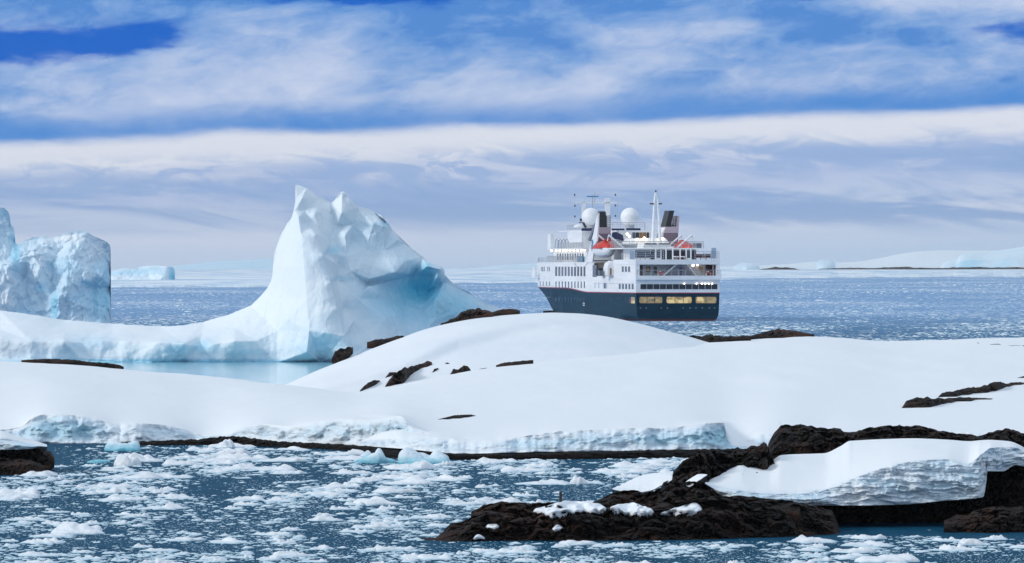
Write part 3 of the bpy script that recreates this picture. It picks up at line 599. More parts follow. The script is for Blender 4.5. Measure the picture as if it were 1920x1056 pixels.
cps = [(-60,590,10),(0,583,10),(120,600,11),(210,607,12),(300,612,11),(380,604,9.5),(430,590,8),(470,573,7),(495,550,6),
 (-60,620,5),(0,618,5),(120,622,5.5),(210,626,6),(300,628,5),(380,625,4.5),(440,615,4),
 (-60,634,.5),(0,634,.3),(60,640,-.6),(120,640,-.6),(150,643,1.2),(190,640,1.6),(235,640,1.0),(300,642,-.8),(345,645,-1.2),(372,650,1.2),(400,645,.3),(440,640,-.8),(480,640,.6),
 (-60,672,0),(0,670,.4),(150,672,.7),(250,679,1.4),(350,680,1.4),(450,680,1.2),(520,680,1),(600,680,1),(650,680,1.2),(800,690,6),(945,690,14),
 (551,345,9),(556,372,8),(553,395,7),(560,408,5.4),(540,430,5.5),(520,470,5),(513,505,5),(565,440,2.6),(535,500,2.6),(570,500,.2),(520,560,3),(575,560,-1.1),(520,620,1.6),(580,620,-2.4),(575,660,-2.2),(540,600,0),
 (592,440,2.9),(606,480,1.3),(620,530,-.2),(632,580,-1.2),(645,630,-2.0),(655,660,-1.8),(601,436,6.2),(616,475,5.9),(630,525,5.4),(644,580,4.8),(656,625,3.6),(664,660,2.6),
 (575,352,9.2),(600,372,9.5),(620,382,10),(572,395,7.6),(590,402,7.0),(610,410,8.6),(566,372,7.2),(575,420,7.0),
 (642,362,9.2),(640,400,7.4),(648,440,7.0),(630,425,9.4),(624,400,10),(620,450,8),(650,480,6.2),(657,508,5.4),(640,500,6.6),(662,450,9.4),(664,420,9.6),(655,395,8.8),
 (690,540,5.8),(720,600,4.6),(700,640,3),(740,630,4.6),(670,560,4.6),(665,600,4.3),
 (672,390,9.6),(700,397,11),(735,430,11.2),(700,420,8.8),(720,425,9.2),(685,470,8.4),(720,470,9.2),(745,450,10.6),(760,457,12),(760,490,9.4),(700,500,7.4),(800,497,8.6),(790,482,12),(830,503,11),
 (690,524,6.6),(740,512,7.2),(800,500,8.0),(825,505,8.6),(690,532,8.4),(742,524,11),(780,515,12.6),(808,516,12.5),(800,550,12.6),(760,560,11.4),(728,562,8.2),(745,590,7.2),(760,600,8.2),(790,590,9.8),
 (820,520,9.6),(818,560,9.2),(815,600,8.6),(832,530,12),(840,560,11),(850,590,10.5),(870,546,14),(870,575,12),(910,572,15),(910,600,14),(945,581,16),(900,620,13),(780,640,7),(840,640,10)]
TOPB = [(-330,680),(-250,650),(-160,600),(-70,588),(0,582),(60,590),(120,600),(210,607),(280,611),(320,612),(350,609),(380,604),(430,590),(470,573),(488,556),(500,542),(508,528),(511,515),(512,498),(513,480),(520,458),(528,438),(538,420),(547,408),(551,392),(554,378),(553,365),(550.5,343),(556,347),(566,349),(578,354),(590,363),(600,370),(605,369),(612,376),(622,380),(627,376),(632,368),(637,361),(643,359),(650,365),(655,374),(664,380),(672,388),(690,391),(702,397),(714,403),(722,413),(728,420),(735,430),(745,440),(760,455),(775,469),(790,480),(810,494),(828,500),(833,505),(834,515),(845,527),(860,538),(880,548),(900,563),(920,571),(935,577),(947,582)]
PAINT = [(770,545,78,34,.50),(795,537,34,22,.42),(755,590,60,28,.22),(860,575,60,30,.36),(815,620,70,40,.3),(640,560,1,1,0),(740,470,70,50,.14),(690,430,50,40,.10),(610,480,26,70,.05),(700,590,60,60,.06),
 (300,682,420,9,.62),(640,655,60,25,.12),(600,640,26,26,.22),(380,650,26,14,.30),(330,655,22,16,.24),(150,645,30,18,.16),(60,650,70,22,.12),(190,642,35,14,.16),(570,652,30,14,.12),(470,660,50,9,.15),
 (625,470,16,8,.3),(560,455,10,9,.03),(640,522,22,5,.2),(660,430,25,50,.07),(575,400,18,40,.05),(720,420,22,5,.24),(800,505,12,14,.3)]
soft = lambda X_, Y_: 1-.72*np.exp(-((X_-560)/55.)**2-((Y_-520)/120.)**2)-.72*np.exp(-((X_-695)/50.)**2-((Y_-600)/60.)**2)-.6*np.exp(-((X_-740)/55.)**2-((Y_-470)/32.)**2)-.5*np.exp(-((X_-200)/260.)**2-((Y_-612)/18.)**2)
ib = empty('iceberg', (-20, 606, 0)); tag(ib, 'large white iceberg with a sharp leaning spire, a low snowy arm and a turquoise hollow', 'iceberg'); bpy.context.view_layer.update()
px = np.concatenate([np.linspace(-330, 490, 420)[:-1], np.linspace(490, 960, 520)])
px = px[px <= 947]
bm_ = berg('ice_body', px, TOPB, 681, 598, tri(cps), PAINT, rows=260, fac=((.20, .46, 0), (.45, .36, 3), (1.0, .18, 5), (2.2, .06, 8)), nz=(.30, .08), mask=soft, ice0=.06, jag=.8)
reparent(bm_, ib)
# the berg's awash foot and its pale reflection, painted on one turquoise sheet
m, q, b, o = nmat('awash_ice_reflection'); M_FOOT_REFL = m; co = objco(q)
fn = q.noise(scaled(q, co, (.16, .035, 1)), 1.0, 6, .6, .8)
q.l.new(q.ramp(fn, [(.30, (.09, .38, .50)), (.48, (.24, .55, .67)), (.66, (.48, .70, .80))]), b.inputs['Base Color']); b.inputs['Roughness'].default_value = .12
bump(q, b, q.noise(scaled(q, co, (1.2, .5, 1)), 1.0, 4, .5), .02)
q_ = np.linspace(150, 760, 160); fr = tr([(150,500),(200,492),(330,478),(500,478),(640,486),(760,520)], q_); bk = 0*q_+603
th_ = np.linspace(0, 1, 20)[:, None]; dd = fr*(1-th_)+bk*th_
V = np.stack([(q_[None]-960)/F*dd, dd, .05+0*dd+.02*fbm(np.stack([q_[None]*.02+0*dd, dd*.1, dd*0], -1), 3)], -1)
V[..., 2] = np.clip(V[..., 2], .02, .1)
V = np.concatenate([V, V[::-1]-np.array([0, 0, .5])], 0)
reparent(npmesh('foot_reflection_sheet', V, grid_faces(*V.shape[:2]), M_FOOT_REFL), ib)

# block iceberg at the left
cpl = [(-80,620,-3),(0,620,-3),(25,620,-2),(45,620,.5),(100,620,-.5),(160,620,0),(195,620,1),(209,620,5),(-80,400,4),(0,390,3),(20,420,4),(28,455,5),(10,500,-1),(0,560,-3),(20,540,-1.5),(34,560,1.5),
 (60,450,5),(100,446,6),(160,436,6),(200,455,7),(208,480,9),(210,540,8),(60,480,-.5),(75,500,-1.5),(68,530,-.5),(90,560,-.5),(110,480,2.4),(130,500,1),(120,540,-1.2),(125,560,-1.4),(150,500,1.8),(160,540,1.2),(165,580,.6),(190,520,2),(45,520,1.5),(90,500,2),(100,540,1.8),(140,585,.4),(185,585,1.5)]
TOPL = [(-210,614),(-185,470),(-150,420),(-80,396),(-30,390),(0,388),(9,390),(15,396),(18,404),(21,422),(26,428),(28,440),(28,455),(34,459),(48,451),(62,445),(80,443),(88,441),(90,446),(100,446),(118,438),(132,434),(150,433),(164,435),(176,443),(186,447),(200,454),(206,459),(208,470),(209,485),(210.5,520),(209,560),(208,600),(207.5,615)]
px = np.linspace(-210, 209.5, 560)
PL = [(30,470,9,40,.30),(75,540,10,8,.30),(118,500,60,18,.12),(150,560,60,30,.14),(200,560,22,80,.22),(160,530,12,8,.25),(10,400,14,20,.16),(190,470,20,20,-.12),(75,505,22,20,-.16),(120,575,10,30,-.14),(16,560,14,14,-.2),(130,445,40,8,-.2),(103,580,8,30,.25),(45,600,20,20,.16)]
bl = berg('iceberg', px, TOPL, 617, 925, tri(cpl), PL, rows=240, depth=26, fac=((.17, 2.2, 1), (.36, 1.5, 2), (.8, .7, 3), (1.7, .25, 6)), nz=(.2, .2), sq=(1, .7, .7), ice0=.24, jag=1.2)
tag(bl, 'tall blocky pale blue iceberg with a rough fissured face at the left edge', 'iceberg')
# low iceberg far off
px = np.linspace(196, 328, 120)
cf = [(196,530,0),(260,530,0),(316,530,0),(327,530,20),(196,512,10),(260,502,14),(300,499,14),(316,500,10),(327,505,30),(310,515,-2),(321,515,8)]
bf = berg('iceberg', px, [(196,512),(215,507),(235,503),(250,504),(265,500),(285,497.5),(300,498.5),(318,500),(325,502),(328,508)], 528, 3900, rbf(cf, 3), [(324,515,6,14,.8),(250,512,60,5,.25),(280,505,30,4,.2)], rows=40, depth=60,
          fac=((.06, 5, 1), (.15, 2, 2)), nz=(.05, 2.), ice0=.16, jag=.5)
tag(bf, 'small low iceberg far off on the pack ice between the two big bergs', 'iceberg')
for pr, lb, dd_ in [([(1530,494),(1536,488),(1550,487),(1562,489.5),(1566,493)], 'tiny flat topped iceberg on the right horizon before the snowy hills', 7600),
                  ([(1376,500),(1388,493),(1396,492),(1410,495),(1424,499)], 'tiny rounded iceberg on the horizon just right of the ship', 7000)]:
    px = np.linspace(pr[0][0], pr[-1][0], 40); yb_ = 500+F*H/dd_
    o_ = berg('iceberg', px, pr, yb_, dd_, rbf([(pr[0][0], yb_, 0), (pr[-1][0], yb_, 8), (pr[2][0], pr[2][1], 8), (pr[2][0], yb_, -6)], 3), [(pr[2][0], yb_, 20, 6, .2)], rows=16, depth=60, fac=((.05, 4, 1),), nz=(.03, 2), ice0=.22, jag=.3)
    tag(o_, lb, 'iceberg')

# ------------------------------------------------------------------ pack ice and distant land
m, q, b, o = nmat('pack_ice'); M_PACK = m; co = objco(q)
q.l.new(q.ramp(q.noise(scaled(q, co, (.02, .0035, 1)), 1.0, 8, .68, .4), [(.38, (.40, .56, .72)), (.52, (.70, .79, .87)), (.6, (.84, .87, .89))]), b.inputs['Base Color']); b.inputs['Roughness'].default_value = .8
px = np.linspace(-1500, 3400, 2400)
ye = tr([(-1500,540),(200,539),(500,537.5),(870,531),(1010,530),(1340,524),(1500,521.5),(1920,519),(3400,519)], px)+1.3*fbm(np.stack([px*.012, px*0, px*0+50], -1), 5, .6)
de = dw(ye); G, T = loft(px, [(0*px-.3, de), (0*px+.12, de+8), (0*px+2.6, np.maximum(de+600, 5600)), (0*px+6.1, 0*px+7000), (0*px+6.3, 0*px+9600), (0*px-1, 0*px+10800)], [1, 10, 8, 6, 4])
tag(npmesh('pack_ice', G, grid_faces(*G.shape[:2]), M_PACK), kind='structure')
def hill(name, prof, d, mt, base=None, rough=1.0, icev=.12, depth=900, paint=()):
    px = np.linspace(prof[0][0], prof[-1][0], 300); yt = tr(prof, px)+.5*rough*fbm(np.stack([px*.03, px*0, px*0+d], -1), 5)
    zt_ = np.maximum(zt(yt, d+depth*.5), -1); ed = np.clip(zt_/8, 0, 1)
    G, T = loft(px, [(0*px-1, d+0*px), (zt_*.16, d+40+0*px), (zt_*.55, d+depth*.2+0*px), (zt_, d+depth*.5+0*px), (zt_*.6, d+depth*.8+0*px), (0*px-2, d+depth+0*px)], [2, 8, 8, 6, 2]); tt = T[:, None]
    G[..., 2] += np.clip(tt-.3, 0, 1)*np.clip(3-tt, 0, 1)*ed[None]*2.2*rough*(fbm(G*np.array([.012, .004, 0]), 5)); G[..., 1] += 30*rough*facets(G*np.array([.01, .004, .03]), 1.0)*np.clip(2.6-tt, 0, 1)*(tt > .5)
    ic = np.full(G.shape[:2], icev)
    for (cx, sx, a0, a1, am) in paint: ic += am*np.exp(-((px[None]-cx)/sx)**2)*((tt >= a0) & (tt <= a1))
    return tag(npmesh(name, G, grid_faces(*G.shape[:2]), mt, attrs={'ice': np.clip(ic, 0, 1), 'dirt': ic*0}), kind='structure')
M_HILL = ice_material('far_snow', .04, 2.0)
hill('hills', [(225,507),(300,500),(340,497),(400,491),(460,487),(520,484.5),(600,485),(700,490),(850,503),(900,506)], 9000, M_HILL, icev=.34)
hill('hills', [(845,505),(900,502),(940,497.5),(980,495),(1010,493),(1060,492),(1120,495),(1200,499),(1260,503)], 9500, M_HILL, icev=.26)
hill('hills', [(1330,503),(1360,500),(1430,497.5),(1480,495),(1530,491),(1580,492),(1620,489),(1650,484),(1690,476),(1730,471),(1780,469.5),(1840,470),(1920,470),(2100,474),(2500,490)], 9000, M_HILL, icev=.10, rough=.6)
hill('hills', [(1764,499),(1769,494),(1780,489),(1795,487),(1798,481),(1808,476),(1850,473),(1890,467),(1930,462),(2000,458),(2200,455),(2500,470)], 7800, M_HILL, icev=.22, rough=1.3, depth=700, paint=((1815, 25, .5, 2.2, .25), (1880, 20, .5, 2, .12)))
M_FARROCK = rock_material('shore_band_rock', .1, 1.5)
def strip(prof, d, lb):
    P = np.array(prof, float); o_, _ = mound('rock_island', prof, d, 20, lb, 'rocks', None, M_FARROCK, rows=6, amp=2.0, fs=.05)
strip([(1424,506),(1440,503),(1455,500.5),(1470,501),(1490,503.5),(1500,506)][:0] or [(1424,505.5,506.5),(1440,503,507),(1455,500.5,507),(1470,501,507),(1490,503.5,507),(1500,506,507)], 7000, 'low dark rocky island far off right of the ship')
strip([(1535,504,504.6),(1580,502.6,504.8),(1640,502.8,504.8),(1665,501.6,505),(1690,500.4,505),(1705,500.2,505),(1720,502.5,505),(1780,502.6,504.8),(1860,501.6,504.4),(1935,502,504.4),(2000,503,504)], 7500, 'long thin dark rocky shoreline under the snowy hills on the right')
strip([(880,509,509.6),(920,508,510),(950,507.5,510),(980,508.4,510),(1000,509,509.6)], 8200, 'faint dark shoreline strip left of the ship bow')
strip([(330,508,508.6),(380,507.6,509),(440,507.8,509),(500,507,509.2),(560,508,509)], 8400, 'faint dark shoreline strip between the far berg and the spire')
# ------------------------------------------------------------------ floating ice
def floe_proto(seed, rings, seg, peaks=1.0, flat=.35, ragged=1.0, wide=1.0):
    """a lumpy raft of frozen brash: irregular outline, several broken lumps, ragged top"""
    r = np.random.default_rng(seed); th = np.linspace(0, 2*np.pi, seg, endpoint=False); V = []
    rad = 1+.38*fbm(np.stack([np.cos(th)*1.7, np.sin(th)*1.7, 0*th+seed*3.1], -1), 4)
    nl = 5; c = r.uniform(-.75, .75, (nl, 2)); a = r.uniform(.25, .9, nl)*peaks; a[0] = .9*peaks; s = r.uniform(.16, .42, nl)*wide; qs = np.concatenate([[1.0], np.linspace(.96, 0, rings)])
    for k, q in enumerate(qs):
        x = np.cos(th)*rad*q; y = np.sin(th)*rad*q
        lump = np.max([a[j]*np.clip(1-((x-c[j, 0])**2+(y-c[j, 1])**2)/s[j]**2, 0, 1)**(.8 if wide == 1 else 1.3) for j in range(nl)], 0)
        p = np.stack([x, y, 0*x+seed*1.7], -1); nzv = ragged*(.55*facets(p*3.2, 1.5, 3)+.5*fbm(p*4.5, 4))
        z = (flat*min(1, .25+(1-q)*3.2)+lump*.85+np.clip(nzv, -.3, .8)*.55*min(1, .3+(1-q)*3))
        z = np.maximum(z, .06) if k else z*0-.25; V.append(np.stack([x, y, z], -1))
    V = np.concatenate(V); fc = []
    for k in range(rings):
        for j in range(seg):
            j2 = (j+1) % seg; fc.append((k*seg+j, k*seg+j2, (k+1)*seg+j2, (k+1)*seg+j))
    return V, np.array(fc)
big = [floe_proto(s, 9, 30) for s in range(16)]
small = [floe_proto(100+s, 3, 8, .8) for s in range(24)]
# where water is open between the camera and the shores, in sea coordinates
SHORE_P = np.array([(-600,833),(60,835),(230,836),(370,834),(440,837),(540,842),(660,847),(760,856),(900,860),(1280,858),(1320,852),(1400,853),(2600,853)], float)
def blocked(pxq, pyq):
    jt = 14*fbm(np.stack([pxq*.05, pyq*.2, pyq*0+4], -1), 3)+rng.normal(0, 5, len(pxq))
    y = 500+F*H/dw(pyq)
    b = (pyq < np.interp(pxq, SHORE_P[:, 0], SHORE_P[:, 1])+1)
    b |= (pxq+jt < 98) & (pyq+jt*.3 < 890)                                        # left rock
    b |= (pxq+jt > 832) & (pxq < 1578) & (pyq+.12*jt < 1016) & (pyq > 988)
    b |= (pxq > 1190) & (pyq < 1004) & (pyq > 955)
    b |= (pxq > 1560) & (pyq < 1006) & (pyq > 950) & (rng.random(len(pxq)) < .93)
    b |= (pxq > 1760) & (pyq < 1011) & (pyq > 950)
    b |= (pxq > 200) & (pxq < 272) & (pyq > 838) & (pyq < 846)
    return b
N = 108000
py = 834+(1100-834)*rng.random(N)**.92; pxx = rng.uniform(-420, 2340, N)
dn = fbm(np.stack([pxx*.006, py*.028, py*0+2], -1), 4, .6)
# thick brash by the shore, looser near
cov = np.interp(py, [834, 850, 880, 930, 990, 1078], [.95, 1.0, .85, .62, .50, .50])
cov = cov*np.where((pxx < 330) & (py < 870), np.interp(pxx, [80, 330], [.25, .9]), 1)
keep = (rng.random(N) < cov*np.clip(.55+1.15*dn, .05, 1.4)) & ~blocked(pxx, py)
py = py[keep]; pxx = pxx[keep]; D = dw(py); s_px = 3.3*np.exp(rng.gumbel(0, .46, len(py)))*np.interp(py, [834, 1078], [.8, 1.0])   # half width in picture units
s_px = np.clip(s_px, 1.9, 44); rad = s_px*D/F
rad = rad*(1+.25*(cov[keep] > .8))
order = np.argsort(-(rad/D)); 
BIGS = []      # spacing among the big ones so that they do not overlap
taken = []
for i in order:
    if len(BIGS) >= 300: break
    if not (-30 < pxx[i] < 1950 and py[i] < 1062): continue
    x, y = (pxx[i]-960)/F*D[i], D[i]
    if all((x-a)**2+((y-b_)*.35)**2 > (.62*(rad[i]+c))**2 for a, b_, c in taken): BIGS.append(i); taken.append((x, y, rad[i]))
BS = set(BIGS); rest = np.array([i for i in range(len(py)) if i not in BS])
rest = rest[np.argsort(-rad[rest])]
protos = []
for k, (V, fc) in enumerate(big):
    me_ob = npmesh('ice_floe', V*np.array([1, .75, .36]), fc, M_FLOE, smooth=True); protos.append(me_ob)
names = 'white brash ice floe with a lumpy snowy top drifting in the near bay'
for k, i in enumerate(BIGS):
    o_ = protos[k] if k < len(protos) else protos[k % len(protos)].copy()
    if k >= len(protos): C.objects.link(o_)
    x, y = (pxx[i]-960)/F*D[i], D[i]; o_.location = (x, y, 0); o_.rotation_euler = (0, 0, random.uniform(0, 6.28))
    hz = rad[i]*random.uniform(.5, .95)*(1 if rad[i] < .5 else .7); o_.scale = (rad[i], rad[i], hz)
    xw, yw_, wd = pxx[i], py[i], rad[i]*F/D[i]
    a_ = 'large' if wd > 34 else 'middling' if wd > 24 else 'smaller'
    b_ = 'at the left side' if xw < 480 else 'left of the middle' if xw < 860 else 'around the rocky islet' if xw < 1300 else 'at the right side'
    c_ = 'close under the ice cliffs' if yw_ < 880 else 'half way out in the bay' if yw_ < 960 else 'in the nearest water'
    tag(o_, f'{a_} lumpy white ice floe {b_}, drifting {c_}', 'ice floe', 'brash ice floes drifting in the near bay')
def scatter(name, X_, Y_, R_, Hh, P, mt, sm=True):
    Vs = []; Fs = []; off = 0; nv = len(P[0][0]); n_ = len(X_); pid = rng.integers(0, len(P), n_); PV = np.array([p[0] for p in P])[pid]
    a = rng.uniform(0, 2*np.pi, n_); ca, sa = np.cos(a)[:, None], np.sin(a)[:, None]
    x = (PV[..., 0]*ca-PV[..., 1]*.8*sa)*R_[:, None]+X_[:, None]; y = (PV[..., 0]*sa+PV[..., 1]*.8*ca)*R_[:, None]+Y_[:, None]; z = PV[..., 2]*Hh[:, None]
    V = np.stack([x, y, z], -1).reshape(-1, 3); Fq = (P[0][1][None]+(np.arange(n_)*nv)[:, None, None]).reshape(-1, 4)
    return npmesh(name, V, Fq, mt, smooth=sm)
X1 = (pxx[rest]-960)/F*D[rest]; R1 = rad[rest]
tag(scatter('brash_ice', X1, D[rest], R1, R1*.30*rng.uniform(.5, 1.2, len(rest)), small, M_FLOE), 'countless small white ice chips scattered between the floes of the near bay', 'brash ice', kind='stuff')
# fine bits
N = 70000; py = 834+(1075-834)*rng.random(N); pxx = rng.uniform(-300, 2220, N); dn = fbm(np.stack([pxx*.008, py*.03, py*0+7], -1), 4, .6)
k = (rng.random(N) < np.clip(.55+1.3*dn, .08, 1)) & ~blocked(pxx, py) & ~((pxx < 330) & (py < 880) & (rng.random(N) < .6)); py = py[k]; pxx = pxx[k]; Dn = dw(py); rr = rng.uniform(.9, 2.2, len(py))*Dn/F
tag(scatter('brash_ice', (pxx-960)/F*Dn, Dn, rr, rr*.25, small[:8], M_FLOE, False), 'finest crumbs of white ice sprinkled over the water of the near bay', 'brash ice', kind='stuff')
# far water, out to the pack ice
N = 120000; py = 516+(680-516)*rng.random(N)**1.0; pxx = rng.uniform(-200, 2120, N)
dn = fbm(np.stack([pxx*.004, py*.10, py*0+17], -1), 5, .65)
lane = np.interp(py, [516, 560, 590, 603, 612, 628, 680], [1.0, .62, .5, .7, 1.1, .85, .7])
k = rng.random(N) < np.clip(lane*(.30+1.3*dn), .05, 1); py = py[k]; pxx = pxx[k]; Df = dw(py)
ship_z = ((pxx > 1010) & (pxx < 1365) & (py > 588) & (py < 603))
py = py[~ship_z]; pxx = pxx[~ship_z]; Df = Df[~ship_z]
berg_z = (Df < 640) & (Df > 470) & (pxx < 960); isl_z = (Df < 545); k = ~(berg_z | isl_z); py = py[k]; pxx = pxx[k]; Df = Df[k]
rp = np.exp(rng.normal(.22, .5, len(py)))*np.interp(py, [516, 590, 640], [.9, 1.25, 2.0]); rr = rp*Df/F
tag(scatter('drift_ice', (pxx-960)/F*Df, Df, rr, np.minimum(rr*.30, .5)*rng.uniform(.4, 1.2, len(rr)), small[:12], M_FLOE), 'small white bits of drift ice speckling the open sea around the ship', 'drift ice', kind='stuff')
# named pieces
def named(px_, py_, hw, hh, seed, lb, mt=None, yaw=0., asp=.6, pk=1.2):
    V, fc = floe_proto(seed, 12, 36, pk, .4, .45, 2.1)
    V = V.copy(); D_ = dw(np.array(float(py_))); V = V/np.array([1, 1, max(V[:, 2].max(), .3)]); V[:36, 2] = -.2
    bmx = bpy.data.meshes.new('t'); o_ = npmesh('ice_floe', V*np.array([hw*D_/F, hw*D_/F*asp, hh*D_/F]), fc, mt or M_FLOE)
    mod = o_.modifiers.new('s', 'SUBSURF'); mod.levels = mod.render_levels = 1
    o_.location = ((px_-960)/F*D_, float(D_), 0); o_.rotation_euler = (0, 0, yaw); return tag(o_, lb, 'ice floe')
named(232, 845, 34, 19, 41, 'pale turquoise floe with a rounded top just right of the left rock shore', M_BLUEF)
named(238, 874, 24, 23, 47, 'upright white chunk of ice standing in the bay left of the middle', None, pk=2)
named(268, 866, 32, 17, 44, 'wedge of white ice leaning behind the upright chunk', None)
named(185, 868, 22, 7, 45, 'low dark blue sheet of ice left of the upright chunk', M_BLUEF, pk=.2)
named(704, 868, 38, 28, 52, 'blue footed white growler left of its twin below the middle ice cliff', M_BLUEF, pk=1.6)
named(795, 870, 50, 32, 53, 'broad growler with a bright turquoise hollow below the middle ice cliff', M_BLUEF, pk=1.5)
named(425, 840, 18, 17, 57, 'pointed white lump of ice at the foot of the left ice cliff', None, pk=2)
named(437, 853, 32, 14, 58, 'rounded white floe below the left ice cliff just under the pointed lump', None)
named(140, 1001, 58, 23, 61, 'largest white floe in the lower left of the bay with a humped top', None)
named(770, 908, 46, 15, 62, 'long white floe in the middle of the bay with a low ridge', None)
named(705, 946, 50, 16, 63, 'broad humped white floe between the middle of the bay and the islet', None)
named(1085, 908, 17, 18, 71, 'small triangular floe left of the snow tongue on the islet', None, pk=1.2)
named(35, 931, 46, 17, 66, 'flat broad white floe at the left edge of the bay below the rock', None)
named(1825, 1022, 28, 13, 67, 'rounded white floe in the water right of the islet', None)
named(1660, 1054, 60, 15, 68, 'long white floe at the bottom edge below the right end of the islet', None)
# ------------------------------------------------------------------ cruise ship
TH = R(12.9); cT, sT = math.cos(TH), math.sin(TH); D0 = 1058.0; X0 = (1271-960)/F*D0
ship = empty('cruise_ship', (X0, D0, 0), TH); tag(ship, 'white expedition cruise ship with navy hull and red line, seen from its stern', 'ship')
def side(px, py, X=-7.8):
    uu = (px-960)/F; Y = (X0+X*cT-uu*(D0+X*sT))/(sT+uu*cT); return Y, H-(py-500)/F*(D0+X*sT+Y*cT)
def trans(px, py, Y=0.0):
    uu = (px-960)/F; X = (uu*(D0+Y*cT)-X0+Y*sT)/(cT-uu*sT); return X, H-(py-500)/F*(D0+X*sT+Y*cT)
def paint(name, c, r=.35, sp=.4, nz=.06):
    m, q, b, o = nmat(name); co = objco(q); t = q.noise(scaled(q, co, (.35, .12, 1.1)), 1.0, 5, .6)
    q.l.new(q.mix(q.step(t, .35, .7), tuple(v*(1-nz) for v in c)+(1,), tuple(min(1, v*(1+nz)) for v in c)+(1,)), b.inputs['Base Color'])
    b.inputs['Roughness'].default_value = r; b.inputs['Specular IOR Level'].default_value = sp; return m
S = dict(white=paint('white_paint', (.86, .86, .87), .45), navy=paint('navy_hull_paint', (.0006, .033, .060), .4, .07, .2), red=paint('red_stripe_paint', (.34, .02, .05)), boot=paint('antifouling_red', (.10, .008, .012), .5),
    deck=paint('deck_grey', (.25, .28, .31), .7), glass=mat('dark_window_glass', (.012, .017, .03), .08, 0, .6), gglass=mat('grey_window_glass', (.085, .10, .14), .12, 0, .7),
    rail=mat('rail_metal', (.42, .43, .46), .4, .3), black=mat('funnel_black', (.012, .012, .016), .5), mauve=paint('funnel_lower_panel', (.20, .15, .19), .5), pink=paint('funnel_grey_pink', (.52, .42, .47), .5),
    maroon=paint('maroon_door', (.075, .012, .02), .35), orange=paint('lifeboat_orange', (.62, .035, .02), .4), cream=paint('warm_interior', (.55, .42, .26), .5), blue=paint('navy_awning', (.010, .022, .085), .5),
    stair=paint('stair_lilac_grey', (.42, .43, .52), .5), logo=paint('logo_blue', (.03, .23, .42), .4), pane=mat('screen_glass', (.42, .50, .60), .1, 0, .6), dark=mat('dark_fitting', (.02, .022, .03), .5),
    lamp=mat('lamp_glow', (1, .9, .7), .5, emit=(1, .82, .52), es=4), flood=mat('flood_glow', (1, .95, .85), .5, emit=(1, .88, .70), es=7), brown=mat('brown_lit_interior', (.12, .07, .04), .5, emit=(.8, .45, .2), es=.12))
m, q, b, o = nmat('lit_cabin_window'); co = objco(q); bt = q.new('ShaderNodeTexBrick'); q.l.new(scaled(q, co, (.55, 1, 1.0)), bt.inputs['Vector']); 
vo = q.new('ShaderNodeTexVoronoi'); q.l.new(scaled(q, co, (1.1, 1, 1.9)), vo.inputs['Vector']); vo.inputs['Scale'].default_value = 1.0; vo.inputs['Randomness'].default_value = .8; vo.distance = 'CHEBYCHEV'
vs_ = q.sep(vo.outputs['Color']); em = q.ramp(vs_[0], [(0, (.10, .06, .03)), (.3, (.34, .23, .09)), (.6, (.62, .45, .17)), (.85, (.95, .75, .36))], 'LINEAR')
q.l.new(em, b.inputs['Emission Color']); b.inputs['Emission Strength'].default_value = .62; b.inputs['Base Color'].default_value = (.2, .16, .1, 1); b.inputs['Roughness'].default_value = .1; S['lit'] = m; md = m.copy(); md.name = 'dim_cabin_window'; md.node_tree.nodes['Principled BSDF'].inputs['Emission Strength'].default_value = .26; S['litdim'] = md
def sbx(bm, x0, x1, y0, y1, z0, z1):
    v = [bm.verts.new((x, y, z)) for z in (z0, z1) for y in (y0, y1) for x in (x0, x1)]
    for f in ((0, 2, 3, 1), (4, 5, 7, 6), (0, 1, 5, 4), (1, 3, 7, 5), (3, 2, 6, 7), (2, 0, 4, 6)): bm.faces.new([v[i] for i in f])
def fin(name, bm, mt, parent=None, smooth=False, bevel=0):
    bmesh.ops.recalc_face_normals(bm, faces=bm.faces[:]); me = bpy.data.meshes.new(name); bm.to_mesh(me); bm.free(); me.materials.append(S[mt] if isinstance(mt, str) else mt)
    if smooth: me.polygons.foreach_set('use_smooth', [True]*len(me.polygons))
    o_ = bpy.data.objects.new(name, me); C.objects.link(o_); o_.parent = parent or ship
    if bevel: bv = o_.modifiers.new('b', 'BEVEL'); bv.width = bevel; bv.segments = 2
    return o_
def boxes(name, L, mt, parent=None, bevel=0):
    bm = bmesh.new()
    for a in L: sbx(bm, *a)
    return fin(name, bm, mt, parent, bevel=bevel)
def tb(name, p0, p1, q0, q1, Y, dep, mt, parent=None):     # facing aft
    x0, z1 = trans(p0, q0, Y); x1, z0 = trans(p1, q1, Y); return boxes(name, [(x0, x1, Y, Y+dep, z0, z1)], mt, parent)
def sb(name, p0, p1, q0, q1, X, th, mt, parent=None):      # facing port
    y1, z1 = side(p0, q0, X); y0, z0 = side(p1, q1, X); zz0 = side(p0, q1, X)[1]; return boxes(name, [(X, X+th, y0, y1, (z0+zz0)/2, z1)], mt, parent)
def tube(bm, a, b_, r, seg=8, r2=None):
    a = Vector(a); b_ = Vector(b_); d = (b_-a); M = Matrix.Translation((a+b_)/2) @ d.to_track_quat('Z', 'Y').to_matrix().to_4x4()
    bmesh.ops.create_cone(bm, cap_ends=True, segments=seg, radius1=r, radius2=r if r2 is None else r2, depth=d.length, matrix=M)
def tubes(name, L, r, mt, parent=None, seg=6):
    bm = bmesh.new()
    for a in L: tube(bm, a[0], a[1], a[2] if len(a) > 2 else r, seg)
    return fin(name, bm, mt, parent)
